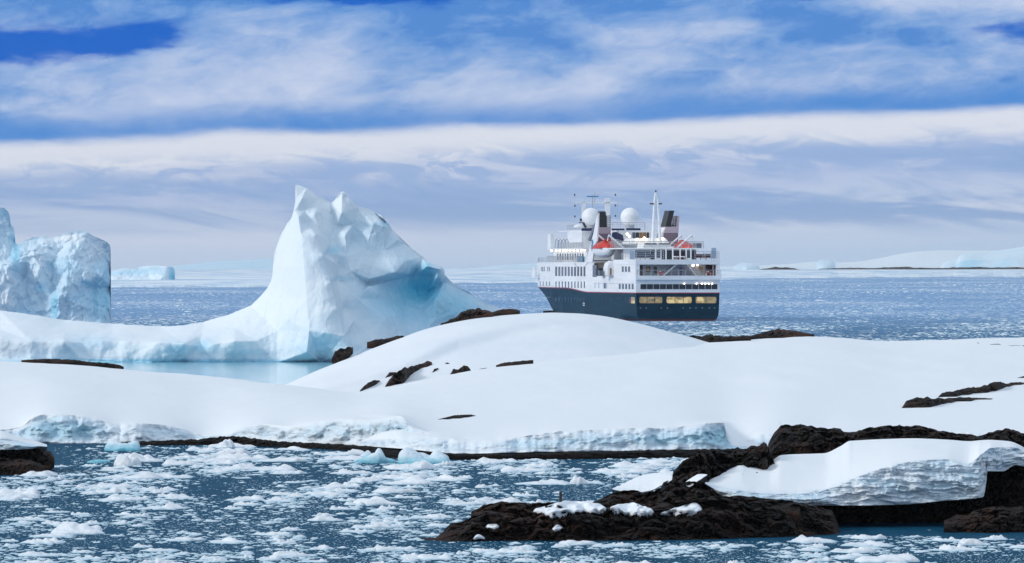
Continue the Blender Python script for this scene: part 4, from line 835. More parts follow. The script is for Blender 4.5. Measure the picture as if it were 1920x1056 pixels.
def railing(pts, h=1.05, n=None, mt='rail', bars=4, r=.035, name='railing'):
    """posts and bars along a line of points in the ship frame"""
    L = []
    for a, b_ in zip(pts[:-1], pts[1:]):
        a = Vector(a); b_ = Vector(b_); k = max(1, int((b_-a).length/1.3))
        for i in range(k+1): p = a+(b_-a)*i/k; L.append((p, p+Vector((0, 0, h)), r*1.2))
        for j in range(bars): z = h*(j+1)/bars; L.append((a+Vector((0, 0, z)), b_+Vector((0, 0, z)), r*(1.5 if j == bars-1 else .8)))
    return tubes(name, L, r, mt, seg=4)
# hull form
hy = np.array([0, 40, 60, 70, 80, 90, 98, 104, 108.]); hd = np.array([7.8, 7.8, 7.75, 7.3, 6.35, 4.9, 3.1, 1.4, .08]); hw = np.array([7.6, 7.7, 6.8, 5.1, 2.9, 1.0, .12, .04, .03])
def hb(Y, z):
    d = np.interp(Y, hy, hd); w_ = np.interp(Y, hy, hw); t = np.clip(z/6.0, 0, 1); r = w_+(d-w_)*t
    return r-(1.0*np.exp(-np.clip(z+.1, 0, 9)/.45) if Y < 12 else 0)
def zs(Y): return 4.95+.72*float(np.clip((Y-36)/19, 0, 1)**2*(3-2*np.clip((Y-36)/19, 0, 1)))
def band(name, f0, f1, mt, n=6, proud=0.0, Ys=None, ends=True):
    Ys = Ys if Ys is not None else np.concatenate([np.linspace(0, 40, 14), np.linspace(43, 104, 26), [106, 107.4, 108]])
    bm = bmesh.new(); P = []
    for Y in Ys:
        col = []
        for k in range(n+1):
            z = f0(Y)+(f1(Y)-f0(Y))*k/n; sh = max(0, (5.7-z))*2.3*max(0, (Y-70)/38) ; col.append((max(hb(Y, z), .02)+proud, Y-sh, z))
        P.append(col)
    for sgn in (-1, 1):
        V = [[bm.verts.new((sgn*a, b_, c_)) for a, b_, c_ in col] for col in P]
        for i in range(len(V)-1):
            for k in range(n): bm.faces.new((V[i][k], V[i+1][k], V[i+1][k+1], V[i][k+1]))
        if sgn < 0: Lp = V
    if ends:
        A, B = Lp[0], V[0]
        for k in range(n): bm.faces.new((A[k], B[k], B[k+1], A[k+1]))
    o_ = fin(name, bm, mt, smooth=False); return o_
band('boot_topping', lambda Y: -.6, lambda Y: .32, 'boot', 5)
band('hull', lambda Y: .32, lambda Y: zs(Y), 'navy', 8)
band('red_stripe', lambda Y: zs(Y), lambda Y: zs(Y)+.17, 'red', 1, .03)
zt8 = 8.07
band('upper_hull', lambda Y: zs(Y)+.17, lambda Y: zt8, 'white', 6)
boxes('main_deck', [(-7.6, 7.6, .1, 60, zt8-.15, zt8-.02)], 'deck')
# white bulwark lip across the stern
x0, z0 = trans(1190, 526, -.35); boxes('stern_bulwark', [(-7.95, 8.0, -.55, .3, 7.42, 8.17)], 'white')
# upper side walls: follow the hull beyond midship
def wall(name, pxa, pxb, zlo, zhi, mt='white', X=None, th=.2, sg=1, Yend=None):
    Ya = side(pxb, 500)[0]; Yb = Yend or side(pxa, 500)[0]
    Ys = np.linspace(Ya, Yb, max(3, int((Yb-Ya)/3))); bm = bmesh.new()
    for sgn in (sg,):
        V = []
        for Y in Ys:
            h_ = X if X else float(np.interp(Y, hy, hd)); V.append([bm.verts.new((sgn*h_, Y, zlo)), bm.verts.new((sgn*h_, Y, zhi)), bm.verts.new((sgn*(h_-th), Y, zhi)), bm.verts.new((sgn*(h_-th), Y, zlo))])
        for a, b_ in zip(V[:-1], V[1:]):
            for k in range(4): bm.faces.new((a[k], b_[k], b_[(k+1) % 4], a[(k+1) % 4]))
        bm.faces.new(V[0]); bm.faces.new(V[-1])
    return fin(name, bm, mt)
for sg_ in (-1, 1): wall('side_wall', 1150, 1192.4, zt8, 11.02, sg=sg_); wall('side_wall', 1000, 1113, zt8, 10.62, sg=sg_, Yend=98)
# rooms behind the walls
Yr0, Yr1 = side(1150, 500)[0], side(1112, 500)[0]
boxes('inner_house', [(-6.2, 6.2, 4.0, Yr0, zt8, 10.2), (-4.6, 4.6, Yr0, Yr1, zt8, 13.0), (-7.0, 7.0, Yr1, 62, zt8, 10.4), (-5.5, 5.5, 62, 80, zt8, 10.4)], 'white')
boxes('upper_deck', [(-7.85, 7.85, -.05, Yr0, 10.18, 11.05)], 'white')
boxes('upper_deck', [(-7.75, 7.75, Yr1-.5, 62, 10.42, 10.60), (-6.0, 6.0, 62, 82, 10.42, 10.60)], 'white')
# long recess on the port side below the lifeboat, lit from inside
for sg in (-1,): 
    boxes('recess_beam', [(-7.7, -4.6, Yr0, Yr1, 10.75, 11.0)], 'dark')
    boxes('recess_wall', [(-4.75, -4.62, Yr0+.2, Yr1-.2, zt8, 10.7)], 'cream')
    for yy in np.linspace(Yr0+1, Yr1-1, 4): bm = bmesh.new(); bmesh.ops.create_uvsphere(bm, u_segments=8, v_segments=6, radius=.16, matrix=Matrix.Translation((-5.2, yy, 10.5))); fin('deck_lamp', bm, 'lamp')
    tb('tender_gear', 1122, 1136, 503, 516, Yr0+6, 2.0, 'dark'); tb('tender_gear', 1124, 1131, 507, 517, Yr0+2, 1.0, 'gglass')
    bm = bmesh.new(); a = trans(1140, 517, Yr0-.02); pts = [trans(px_, py_, Yr0-.02) for px_, py_ in [(1139, 517), (1138.5, 503), (1141, 494), (1148, 489), (1152, 489), (1152, 517)]]
    f0 = [bm.verts.new((x, Yr0-.3, z)) for x, z in pts]; f1 = [bm.verts.new((x, Yr0+3, z)) for x, z in pts]; bm.faces.new(f0); bm.faces.new(f1[::-1])
    for k in range(6): bm.faces.new((f0[k], f0[(k+1) % 6], f1[(k+1) % 6], f1[k]))
    fin('recess_bulkhead', bm, 'white'); tb('window', 1143.5, 1147, 503, 516, Yr0-.4, .05, 'brown')  # the brown pane is the recess's orange glow, painted as a warm patch
sb('side_pillar', 1111, 1118.5, 497, 519.5, -7.84, .3, 'gglass'); sb('recess_rail_box', 1136, 1147, 506, 517, -7.7, .1, 'white')
# hull and wall windows
def hwin(p0, p1, q0, q1, mt='gglass', frame=True, zf=None, name='window'):
    def sol(p, py):
        X = -7.8
        for _ in range(25): Y, z = side(p, py, X); X = X*.5-.5*float(hb(Y, min(z, 6.5)) if z < 8 else np.interp(Y, hy, hd))
        return X, Y, z
    A = sol(p1, q1); B = sol(p0, q1); A2 = sol(p1, q0); B2 = sol(p0, q0); e = .035
    bm = bmesh.new(); o1 = [bm.verts.new((X-e, Y, z)) for X, Y, z in (A, B, B2, A2)]; o2 = [bm.verts.new((X+.1, Y, z)) for X, Y, z in (A, B, B2, A2)]
    bm.faces.new(o1); bm.faces.new(o2[::-1])
    for k in range(4): bm.faces.new((o1[k], o1[(k+1) % 4], o2[(k+1) % 4], o2[k]))
    return fin(name, bm, mt)
for k in range(10):
    p = 1041.6+k*5.86; pp = 1041.2+k*5.9
    hwin(pp, pp+3.5-k*.02, 500.2, 517.6+.05*k, 'gglass' if k in (1, 2, 3, 4, 5) else 'glass')
    hwin(pp+.6, pp+2.5, 528, 539.8+.05*k, 'gglass')
    hwin(pp+.8, pp+1.9, 557.5, 565.5, 'glass')
for p in (1014.5, 1017, 1020, 1026, 1029): hwin(p, p+1.5, 500.5, 508.6)
for p in (1012.5, 1018, 1024, 1029.5): hwin(p, p+1.4, 527.5, 536)
for p in (1023, 1026.5, 1030): hwin(p, p+1.6, 556.5, 558.5, 'glass')
for p in (1115.2, 1122.3): hwin(p, p+1.2, 530, 540.5, 'pane')
hwin(1132, 1136, 530.5, 541); hwin(1137, 1138.4, 530.5, 541, 'pane')
for k in range(5): hwin(1160.4+k*6.05, 1163.9+k*6.05, 532.5+.05*k, 541.9+.15*k, 'gglass')
for p in (1166, 1171.8, 1177.8): hwin(p, p+3.6, 499.8, 510)
for p in (1120, 1124.5, 1128.5, 1131, 1137, 1142, 1147, 1157, 1162, 1167.5, 1173): hwin(p, p+.9, 559, 562.5, 'glass')
hwin(1183.2, 1190.2, 557.4, 569, 'lit'); hwin(1179, 1182.6, 558.5, 568.5, 'maroon')
hwin(1093, 1096.5, 568, 569.4, 'white', name='draught_mark'); hwin(1093.3, 1096.3, 571.6, 573.2, 'white', name='draught_mark')
hwin(1112, 1188, 531.2, 531.7, 'stair', name='rubbing_strake'); hwin(1060, 1190, 577, 577.5, 'navy', name='rubbing_strake')
# transom windows
def rrect(name, p0, p1, q0, q1, Y, th, mt, rad=.25, seg=5, parent=None, hole=None):
    x0, z1 = trans(p0, q0, Y); x1, z0 = trans(p1, q1, Y); bm = bmesh.new(); P = []
    for cx, cz, a0 in ((x1-rad, z1-rad, 0), (x0+rad, z1-rad, 90), (x0+rad, z0+rad, 180), (x1-rad, z0+rad, 270)):
        for k in range(seg+1): a = R(a0+90*k/seg); P.append((cx+rad*math.cos(a), cz+rad*math.sin(a)))
    f0 = [bm.verts.new((x, Y, z)) for x, z in P]; f1 = [bm.verts.new((x, Y+th, z)) for x, z in P]; bm.faces.new(f0); bm.faces.new(f1[::-1]); n_ = len(P)
    for k in range(n_): bm.faces.new((f0[k], f0[(k+1) % n_], f1[(k+1) % n_], f1[k]))
    return fin(name, bm, mt, parent)
for p0, p1 in ((1199, 1241.8), (1250, 1296.8), (1304.6, 1343)):
    fr_ = rrect('window', p0-1, p1+1, 556, 569.4, -.04, .2, 'dark', .3); rrect('pane', p0, p1, 556.9, 568.6, -.07, .02, 'litdim' if p0 != 1250 else 'lit', .28, parent=fr_)
    if p0 > 1300: rrect('lit_pane', p0, p0+15, 557.2, 568.3, -.085, .01, 'lit', .2, parent=fr_)
    x0, zc_ = trans(p0, 562, -.1); x1, _ = trans(p1, 562, -.1); nb = 2 if p0 < 1290 else 1
    boxes('mullion', [(x0+(x1-x0)*(k+1)/(nb+1)-.05, x0+(x1-x0)*(k+1)/(nb+1)+.05, -.1, -.07, zc_-.55, zc_+.55) for k in range(nb)], 'dark', fr_)
for p in (1201, 1212, 1240, 1251.5, 1281, 1294, 1305, 1317, 1330, 1340): tb('fairlead', p-1, p+1, 577, 578.2, -.05, .1, 'rail')
for k in range(12):
    p0 = 1201+k*12.15; p1 = p0+11.2 if k < 11 else 1345
    fr_ = tb('window', p0, p1, 533, 542.4, -.04, .2, 'glass')
for p in (1283, 1306, 1316, 1322.5, 1329, 1335.5):
    x, z = trans(p, 532.3, -.12); bm = bmesh.new(); bmesh.ops.create_uvsphere(bm, u_segments=8, v_segments=6, radius=.1, matrix=Matrix.Translation((x, -.12, z))); fin('deck_lamp', bm, 'flood')
# aft deck under the overhang
tb('door', 1193.5, 1205, 497.5, 517.5, 3.9, .1, 'maroon'); tb('door_post', 1186, 1191.5, 497, 517.8, 3.6, .3, 'dark'); tb('door_post', 1192, 1193.6, 497, 517.8, 3.7, .3, 'white')
rrect('window', 1212, 1219.6, 500, 510.6, 3.93, .06, 'dark', .2); rrect('window', 1213, 1217.5, 501, 509, 3.9, .03, 'brown', .2)
rrect('door', 1225.6, 1232, 500.4, 513, 3.93, .06, 'glass', .2); rrect('window', 1310.5, 1317.5, 499.5, 509.5, 3.93, .06, 'brown', .2)
tb('door', 1325, 1336, 497, 517.6, 3.9, .1, 'maroon'); tb('door_post', 1338.5, 1343.5, 497, 518, 2.4, .2, 'gglass'); tb('door_post', 1336.5, 1338, 497, 518, 2.3, .2, 'white')
boxes('corner_post', [(-7.8, -7.1, 0, .5, zt8, 10.2), (7.2, 7.8, 0, .5, zt8, 10.2)], 'white')
def flight(pa, qa, pb, qb, w_=1.0):
    xa, za = trans(pa, qa, 2.0); xb, zb_ = trans(pb, qb, .8); bm = bmesh.new(); n_ = 13
    for k in range(n_):
        t = (k+.5)/n_; x = xa+(xb-xa)*t; z = za+(zb_-za)*t; sbx(bm, x-.16, x+.16, .9, 2.4, z-.05, z+.03)
    st_ = fin('stair', bm, 'stair')
    tubes('handrail', [((xa, .85, za+.9), (xb, .85, zb_+.9), .05), ((xa, 2.45, za+.9), (xb, 2.45, zb_+.9), .05)]+[((xa+(xb-xa)*t, .85, za+(zb_-za)*t), (xa+(xb-xa)*t, .85, za+(zb_-za)*t+.9), .03) for t in np.linspace(0, 1, 8)], .05, 'rail', st_)
    bm = bmesh.new(); v = [bm.verts.new(p) for p in ((xa, .8, za-.28), (xb, .8, zb_-.28), (xb, .8, zb_+.05), (xa, .8, za+.05), (xa, .9, za-.28), (xb, .9, zb_-.28), (xb, .9, zb_+.05), (xa, .9, za+.05))]
    for f in ((0, 1, 2, 3), (7, 6, 5, 4), (0, 4, 5, 1), (3, 2, 6, 7), (0, 3, 7, 4), (1, 5, 6, 2)): bm.faces.new([v[i] for i in f])
    fin('stringer', bm, 'white', st_)
flight(1271, 490, 1242, 517.5); flight(1281, 490, 1307, 517.5)
bm = bmesh.new(); P = [trans(a, b_, 2.6) for a, b_ in ((1244, 517.8), (1270, 491), (1283, 491), (1306, 517.8))]
f0 = [bm.verts.new((x, 2.6, z)) for x, z in P]; f1 = [bm.verts.new((x, 2.8, z)) for x, z in P]; bm.faces.new(f0); bm.faces.new(f1[::-1]); [bm.faces.new((f0[k], f0[(k+1) % 4], f1[(k+1) % 4], f1[k])) for k in range(4)]; fin('stair_screen', bm, 'stair')
tb('gangway_post', 1275, 1278.5, 494, 520, .3, .3, 'gglass')
for q_ in (502, 508, 513, 517): tb('gangway_step', 1274.5, 1279, q_, q_+2.4, .1, .2, 'blue')
for p in (1299.5, 1308):
    x, z = trans(p, 495.6, 2.2); bm = bmesh.new(); bmesh.ops.create_uvsphere(bm, u_segments=10, v_segments=8, radius=.30 if p < 1305 else .2, matrix=Matrix.Translation((x, 2.2, z-.1))); fin('floodlight', bm, 'flood')
railing([(-7.7, -.3, 8.15), (7.9, -.3, 8.15)], 1.0, mt='rail', bars=3, r=.03)
# deck above: open terrace, glass screens, glazed lounge
zB = 11.05
tb('lounge_wall', 1183, 1309, 468, 487.5, 11, .3, 'white')
for p0, p1, mt_ in ((1191, 1219, 'gglass'), (1220, 1229, 'glass'), (1230.5, 1238, 'gglass'), (1241, 1248, 'glass'), (1250, 1260, 'glass'), (1263, 1274, 'maroon'), (1276.5, 1285.5, 'maroon'), (1288, 1294.5, 'gglass'), (1297, 1306.5, 'glass')):
    w_ = tb('window', p0, p1, 469.4, 486.6 if mt_ != 'gglass' else 484, 10.94, .1, mt_)
    if mt_ == 'maroon': tb('pane', p0+1, p1-1, 470.5, 479, 10.9, .05, 'glass', w_); tb('table', p0, p1, 480.5, 482.2, 8, .8, 'white')
for k, p in enumerate((1229.8, 1249, 1261.5, 1275.5, 1286.8, 1295.6, 1307)): x, z = trans(p, 470, 8.5); boxes('pillar', [(x-.09, x+.09, 8.5, 8.7, zB, 13.0)], 'white')
def screen(p0, p1, q0, q1, Y): 
    g = tb('glass_screen', p0, p1, q0, q1, Y, .05, 'pane'); return g
railing([(-7.7, .1, zB), (-2.6, .1, zB)], 1.5, bars=4, r=.03); railing([(3.2, .1, zB), (7.7, .1, zB)], 1.5, bars=4, r=.03); railing([(-7.7, .1, zB), (-7.7, 11, zB)], 1.2, bars=4); railing([(7.7, .1, zB), (7.7, 11, zB)], 1.2, bars=4)
screen(1334, 1343, 465, 485, .2); screen(1181, 1189.5, 470, 486, 1.0)
for p in (1310, 1318, 1329, 1222, 1205):
    x, z = trans(p, 486, 3.); boxes('deck_chair', [(x-.5, x+.5, 3, 3.6, zB+.3, zB+.42), (x-.5, x+.5, 3.6, 3.7, zB+.3, zB+1.0), (x-.48, x-.42, 3, 3.1, zB, zB+.3), (x+.42, x+.48, 3, 3.1, zB, zB+.3)], 'maroon' if p > 1300 else 'gglass')
# deck C
zC = 13.0
boxes('boat_deck', [(-7.8, 7.8, 10.5, 22.5, zC-.02, zC+.2), (-5.2, 5.2, 22.5, 70, zC-.02, zC+.2)], 'white')
boxes('lounge_house', [(-6.0, 6.0, 11.3, Yr0, zB, zC-.02), (-4.5, 4.5, Yr0, 34, zB, zC-.02)], 'white')
railing([(-7.7, 22, zC+.2), (-7.7, 10.7, zC+.2), (7.6, 10.7, zC+.2), (7.6, 20, zC+.2)], 1.15, bars=4, r=.035)
# mast house and stack of terraces
def prism(name, px_pts, Y0, Y1, mt, parent=None):
    P = [trans(a, b_, Y0) for a, b_ in px_pts]; bm = bmesh.new(); f0 = [bm.verts.new((x, Y0, z)) for x, z in P]; f1 = [bm.verts.new((x, Y1, z)) for x, z in P]; n_ = len(P)
    bm.faces.new(f0); bm.faces.new(f1[::-1]); [bm.faces.new((f0[k], f0[(k+1) % n_], f1[(k+1) % n_], f1[k])) for k in range(n_)]; return fin(name, bm, mt, parent)
mh = prism('mast_house', [(1206, 465.5), (1209, 456), (1256, 456), (1260, 465.5)], 12, 17, 'white')
tb('louvre', 1210, 1231, 456.6, 458.2, 11.9, .1, 'dark', mh); tb('louvre', 1235.5, 1257, 456.6, 458.2, 11.9, .1, 'dark', mh)
prism('mast_house', [(1180, 458), (1190, 447), (1240, 446), (1248, 447), (1256, 457)], 17.2, 24, 'white')
hs = tb('sun_deck_house', 1160, 1229, 432, 449, 30, 22, 'white')
for p0, p1, mt_ in ((1186, 1191, 'gglass'), (1192, 1198, 'dark'), (1199, 1205, 'brown'), (1206, 1212, 'brown'), (1213, 1217, 'glass')): tb('window', p0, p1, 436, 447, 29.9, .1, mt_, None)
prism('slanted_screen', [(1147, 448), (1149, 436), (1156, 435), (1168, 441), (1170, 452), (1160, 449)], 27, 27.5, 'blue')
for p, q_ in ((1180, 443), (1195, 449), (1208, 446.5), (1211, 449), (1243, 447.5), (1238, 449.5), (1176, 439), (1185, 452)):
    x, z = trans(p, q_, 16.6 if p > 1190 else 25); bm = bmesh.new(); bmesh.ops.create_uvsphere(bm, u_segments=8, v_segments=6, radius=.24, matrix=Matrix.Translation((x, 16.6 if p > 1190 else 25, z))); fin('deck_lamp', bm, 'lamp')
boxes('upper_terrace', [(-6.4, 6.6, 44, 66, 16.4, 16.62), ], 'white'); tb('upper_terrace', 1148, 1208, 433, 435.5, 40, 26, 'white')
tb('awning', 1091.5, 1116, 428, 433.2, 42, .6, 'blue'); tb('awning', 1148, 1171, 428.5, 432.6, 42, .6, 'blue'); tb('awning', 1175.5, 1201, 428, 432.2, 42, .6, 'blue')
x, z = trans(1148, 427.6, 41.5); x2, _ = trans(1209, 427.6, 41.5); railing([(x, 41.5, z), (x2, 41.5, z)], 1.0, bars=3, r=.035); tubes('antenna_post', [((x2, 41.5, z-2), (x2, 41.5, z+1.1), .06)], .06, 'rail')
tb('terrace_side', 1091, 1116, 433, 470, 46, 10, 'white')
# radomes
def radome(p, q_, r, Y):
    x, z = trans(p, q_, Y); bm = bmesh.new(); bmesh.ops.create_uvsphere(bm, u_segments=32, v_segments=20, radius=r, matrix=Matrix.Translation((x, Y, z))); rd = fin('radome', bm, 'white', smooth=True)
    bm = bmesh.new(); tube(bm, (x, Y, z-r-.6), (x, Y, z-r*.8), r*.5, 16); fin('pedestal', bm, 'rail', rd)
radome(1181, 407, 1.76, 48); radome(1108, 407, 1.72, 50)
# aft mast: two legs joined at the top
xa, za = trans(1223.5, 457, 15); xb, zb_ = trans(1228, 362, 15); xc, _ = trans(1238.5, 457, 15); xd, _ = trans(1232.5, 362, 15); xt, ztop = trans(1229.6, 357, 15)
bm = bmesh.new(); tube(bm, (xa, 15, za-1), (xb-.1, 15, zb_-1.5), .34, 10, .22); tube(bm, (xc, 15, za-1), (xd+.1, 15, zb_-1.5), .34, 10, .22); tube(bm, (xb-.1, 15, zb_-1.5), (xt, 15, zb_+.1), .2, 8); tube(bm, (xd+.1, 15, zb_-1.5), (xt, 15, zb_+.1), .2, 8)
for z_ in (zb_-1.4, za+1.5): sbx(bm, xa+.1, xc-.1, 14.9, 15.1, z_, z_+.12)
ms = fin('aft_mast', bm, 'white', smooth=False); bm = bmesh.new(); tube(bm, (xt, 15, zb_), (xt, 15, ztop), .14, 8)
for sg in (-1, 1): sbx(bm, xt+sg*.75-.35, xt+sg*.75+.35, 14.8, 15.2, zb_-2.1, zb_-1.85)
fin('mast_light', bm, 'dark', ms)
# forward mast gantry
YF = 58; xl, zbar = trans(1078, 380, YF); xr, _ = trans(1157.5, 380, YF); z_b = 16.6; p1x, _ = trans(1095, 380, YF); p2x, _ = trans(1139.5, 380, YF)
gm = boxes('forward_mast', [(xl, xr, YF, YF+.3, zbar-.12, zbar+.12), (p1x-.32, p1x+.32, YF, YF+.6, z_b, zbar+.1), (p2x-.45, p2x+.45, YF, YF+.6, z_b, zbar+.9), (p1x, p2x, YF, YF+.2, zbar-1.3, zbar-1.2)], 'white')
L = []; xm, _ = trans(1111, 380, YF); L += [((xm, YF, 19), (xm, YF, zbar+1.5), .07), ((xm+.4, YF, zbar), (xm+.4, YF, zbar+2.1), .05), ((xm+.4, YF, zbar+1.6), (xm+1.4, YF, zbar+1.6), .03), ((xm+1.4, YF, zbar+1.6), (xm+1.6, YF, zbar+2.2), .04), ((xm-1.6, YF, zbar), (xm-1.6, YF, zbar+1.), .03)]
L += [((xl, YF, zbar-.6), (xl+.7, YF, zbar-.6), .03), ((xl+.7, YF, zbar-.6), (xl+.7, YF, zbar), .03), ((xr, YF, zbar-.6), (xr-.7, YF, zbar-.6), .03)]
for x_ in (xl, xr): L.append(((x_, YF, z_b), (x_, YF, zbar+1.4), .018))
tubes('rigging', L, .05, 'rail', gm); x1_, z1_ = trans(1100, 368.5, YF); x2_, _ = trans(1122, 368.5, YF); boxes('radar_bar', [(x1_, x2_, YF-.2, YF+.1, z1_-.1, z1_+.1)], 'logo', gm)
for p, q_ in ((1077.5, 365.5), (1153.8, 365.5), (1078, 386), (1153.8, 385.5), (1078, 406), (1153.8, 405), (1089, 412.5)):
    x, z = trans(p, q_, YF); bm = bmesh.new(); bmesh.ops.create_uvsphere(bm, u_segments=10, v_segments=8, radius=.14 if p != 1089 else .22, matrix=Matrix.Translation((x, YF, z)) @ Matrix.Diagonal((1, 1, 1.5, 1))); fin('signal_lamp', bm, 'dark', gm)
# funnels
fl = tb('funnel', 1121, 1145.5, 438, 461, 29, 1.6, 'mauve'); fb = tb('funnel_band', 1121, 1145.2, 426.3, 438.2, 28.95, 1.6, 'pink', fl)
prism('funnel_top', [(1121, 426.5), (1122.5, 405), (1124, 396.5), (1135.5, 396.5), (1137, 406), (1138.5, 426.5)], 29.3, 30.6, 'black', fl)
x0, z0 = trans(1137, 426, 29.2); x1, _ = trans(1145, 426, 29.2); tubes('cage', [((x0, 29.2, z0+k*.42), (x1, 29.2, z0+k*.42), .035) for k in range(6)]+[((x, 29.2, z0), (x, 29.2, z0+2.1), .04) for x in np.linspace(x0, x1, 4)]+[((x1, 29.2+k, z0), (x1, 29.2+k, z0+2.1), .04) for k in range(4)], .03, 'dark', fl)
bm = bmesh.new()                                           # tall swept fin beside the port funnel
P = [side(a, b_, -8.0) for a, b_ in ((1098.5, 492), (1104, 470), (1112, 440), (1118.5, 408), (1121.5, 399), (1121, 425), (1119, 452), (1113.5, 472), (1110.5, 492))]
f0 = [bm.verts.new((-8.0, y, z)) for y, z in P]; f1 = [bm.verts.new((-7.75, y, z)) for y, z in P]; bm.faces.new(f0); bm.faces.new(f1[::-1]); [bm.faces.new((f0[k], f0[(k+1) % len(P)], f1[(k+1) % len(P)], f1[k])) for k in range(len(P))]; fn_ = fin('funnel_fin', bm, 'white')
bm = bmesh.new()
for pts in ([(1108.5, 452), (1111.5, 448.5), (1112.6, 456), (1110.5, 461)], [(1108.8, 461), (1111.8, 459), (1111.3, 466), (1109.2, 471.5)], [(1107.6, 455), (1109, 459), (1108.4, 464)]):
    P = [side(a, b_, -8.03) for a, b_ in pts]; bm.faces.new([bm.verts.new((-8.03, y, z)) for y, z in P])
fin('emblem', bm, 'logo', fn_)
bm = bmesh.new(); P = [side(a, b_, -7.4) for a, b_ in ((1101.5, 450), (1107, 438), (1114.5, 418), (1116, 419), (1109.5, 441), (1104, 452))]
f0 = [bm.verts.new((-7.4, y, z)) for y, z in P]; f1 = [bm.verts.new((-6.6, y, z)) for y, z in P]; bm.faces.new(f0); bm.faces.new(f1[::-1]); [bm.faces.new((f0[k], f0[(k+1) % 6], f1[(k+1) % 6], f1[k])) for k in range(6)]; fin('crane_arm', bm, 'gglass')
fr2 = prism('funnel', [(1244.5, 437), (1270, 436.5), (1271.5, 437), (1271.5, 462), (1243, 462), (1244, 452)], 29, 34, 'mauve'); prism('funnel_band', [(1248, 425.5), (1272.5, 425.5), (1272, 437), (1245, 437)], 28.95, 34, 'pink', fr2)
prism('funnel_top', [(1247.5, 425.6), (1255.5, 395), (1264.5, 395), (1257, 425.6)], 29.3, 33, 'black', fr2)
prism('funnel_fin', [(1268.5, 425.5), (1271.8, 405), (1274, 404.5), (1272.8, 425.5)], 29.2, 34, 'pink', fr2); prism('funnel_fin', [(1241, 437), (1248, 425.5), (1244.5, 462), (1240.5, 448)], 29.2, 33, 'white', fr2)
x0, z0 = trans(1259, 425, 29.4); x1, _ = trans(1270, 425, 29.4); tubes('cage', [((x0, 29.4, z0+k*.36), (x1+.1, 29.4, z0+k*.36), .04) for k in range(6)]+[((x, 29.4, z0), (x, 29.4, z0+1.9), .04) for x in np.linspace(x0, x1, 3)], .03, 'rail', fr2); tb('funnel_box', 1262, 1269, 420, 425.6, 30, 2, 'dark', fr2)
# lifeboats
def lifeboat(X, Y, z, lb, flip):
    t_ = empty('lifeboat'); t_.parent = None; t_.location = (X0+X*cT-Y*sT, D0+X*sT+Y*cT, z); t_.rotation_euler = (0, 0, TH); tag(t_, lb, 'lifeboat', 'lifeboats hanging on the ship')
    def shell(f, nm, mt, z0, z1, n_=8):
        bm = bmesh.new(); ys = np.linspace(-4.7, 4.7, 21); V = []
        for y in ys:
            t = 1-(abs(y)/4.75)**2.6; ring = []
            for k in range(n_+1): ring.append(f(y, t, k/n_))
            V.append([bm.verts.new(p) for p in ring])
        for i in range(len(V)-1):
            for k in range(n_): bm.faces.new((V[i][k], V[i+1][k], V[i+1][k+1], V[i][k+1]))
        bm.faces.new(V[0]); bm.faces.new(V[-1][::-1]); return fin(nm, bm, mt, t_, smooth=True)
    shell(lambda y, t, k: (-1.65*t**.5*math.cos(math.pi*k), y, -1.75*(max(t, 0)**.35)*math.sin(math.pi*k)**.7 if 0 < k < 1 else 0), 'boat_hull', 'white', 0, 1, 10)
    shell(lambda y, t, k: (1.68*t**.5*math.cos(math.pi*k), y, .02+(.95*t**.4+(.42*math.exp(-((y+1.9*flip)/1.0)**4)))*(math.sin(math.pi*k)**.6 if 0 < k < 1 else 0)), 'canopy', 'orange', 0, 1, 10)
    boxes('fender', [(-1.72, 1.72, -3.6, 3.6, -.1, .06)], 'orange', t_)
    boxes('coxswain_dome', [(-.6, .6, -2.6 if flip > 0 else 1.4, -1.4 if flip > 0 else 2.6, 1.25, 1.6)], 'orange', t_, bevel=.12)
    tubes('boat_rope', [((-1.7, -1.0, -.1), (-.6, -2.6, -1.55), .035), ((-1.7, -1.0, -.1), (-1.5, .4, 1.0), .035)], .03, 'dark', t_)
lifeboat(-7.75, 24.2, 13.22, 'orange topped lifeboat hanging on the port side beside the white funnel fin', 1)
lifeboat(7.5, 23.4, 13.1, 'red topped lifeboat behind the railing on the starboard side of the ship', -1)
for sgn in (-1, 1):
    for yy in (20.2, 28.0):
        dv = tubes('davit', [((sgn*4.9, yy, zC+.1), (sgn*7.9, yy, 15.6), .17), ((sgn*7.9, yy, 15.6), (sgn*8.1, yy, 14.5), .09)], .14, 'white', seg=8)
boxes('life_raft_rack', [(6.6, 7.6, 12.2, 14.4, zC+.2, zC+1.1)], 'gglass')
# forward superstructure
z2 = 10.62
Y1a = side(1100, 480, -6.7)[0]; Y1b = side(1038, 480, -6.7)[0]
boxes('bridge_house', [(-6.7, 6.7, Y1a, Y1b, z2, 13.0), (-5.0, 5.0, Y1b, Y1b+6, z2, 12.8)], 'white')
for k in range(11):
    p = 1044.5+k*4.7; sb('window', p, p+2.2, 475.5, 487.5, -6.74, .05, 'dark' if k % 3 == 1 else 'gglass')
for k, p in enumerate((1034, 1043, 1049.5, 1056, 1062, 1069, 1076, 1083, 1090, 1096)):
    y, z = side(p, 469.8, -7.2); bm = bmesh.new(); bmesh.ops.create_uvsphere(bm, u_segments=8, v_segments=6, radius=.2, matrix=Matrix.Translation((-7.2, y, 12.85))); fin('deck_lamp', bm, 'lamp')
boxes('bridge_deck', [(-7.6, 7.6, Y1a-1, Y1b+1.5, 13.0, 13.22)], 'white')
yb_ = side(1026, 490, -7.6)[0]; railing([(-7.6, Y1a, z2), (-7.6, yb_, z2)], 1.15, bars=5, r=.045)
sb('side_locker', 1083.5, 1090, 481, 491, -7.3, .8, 'logo'); sb('side_locker', 1077, 1082, 484, 491, -7.3, .8, 'white')
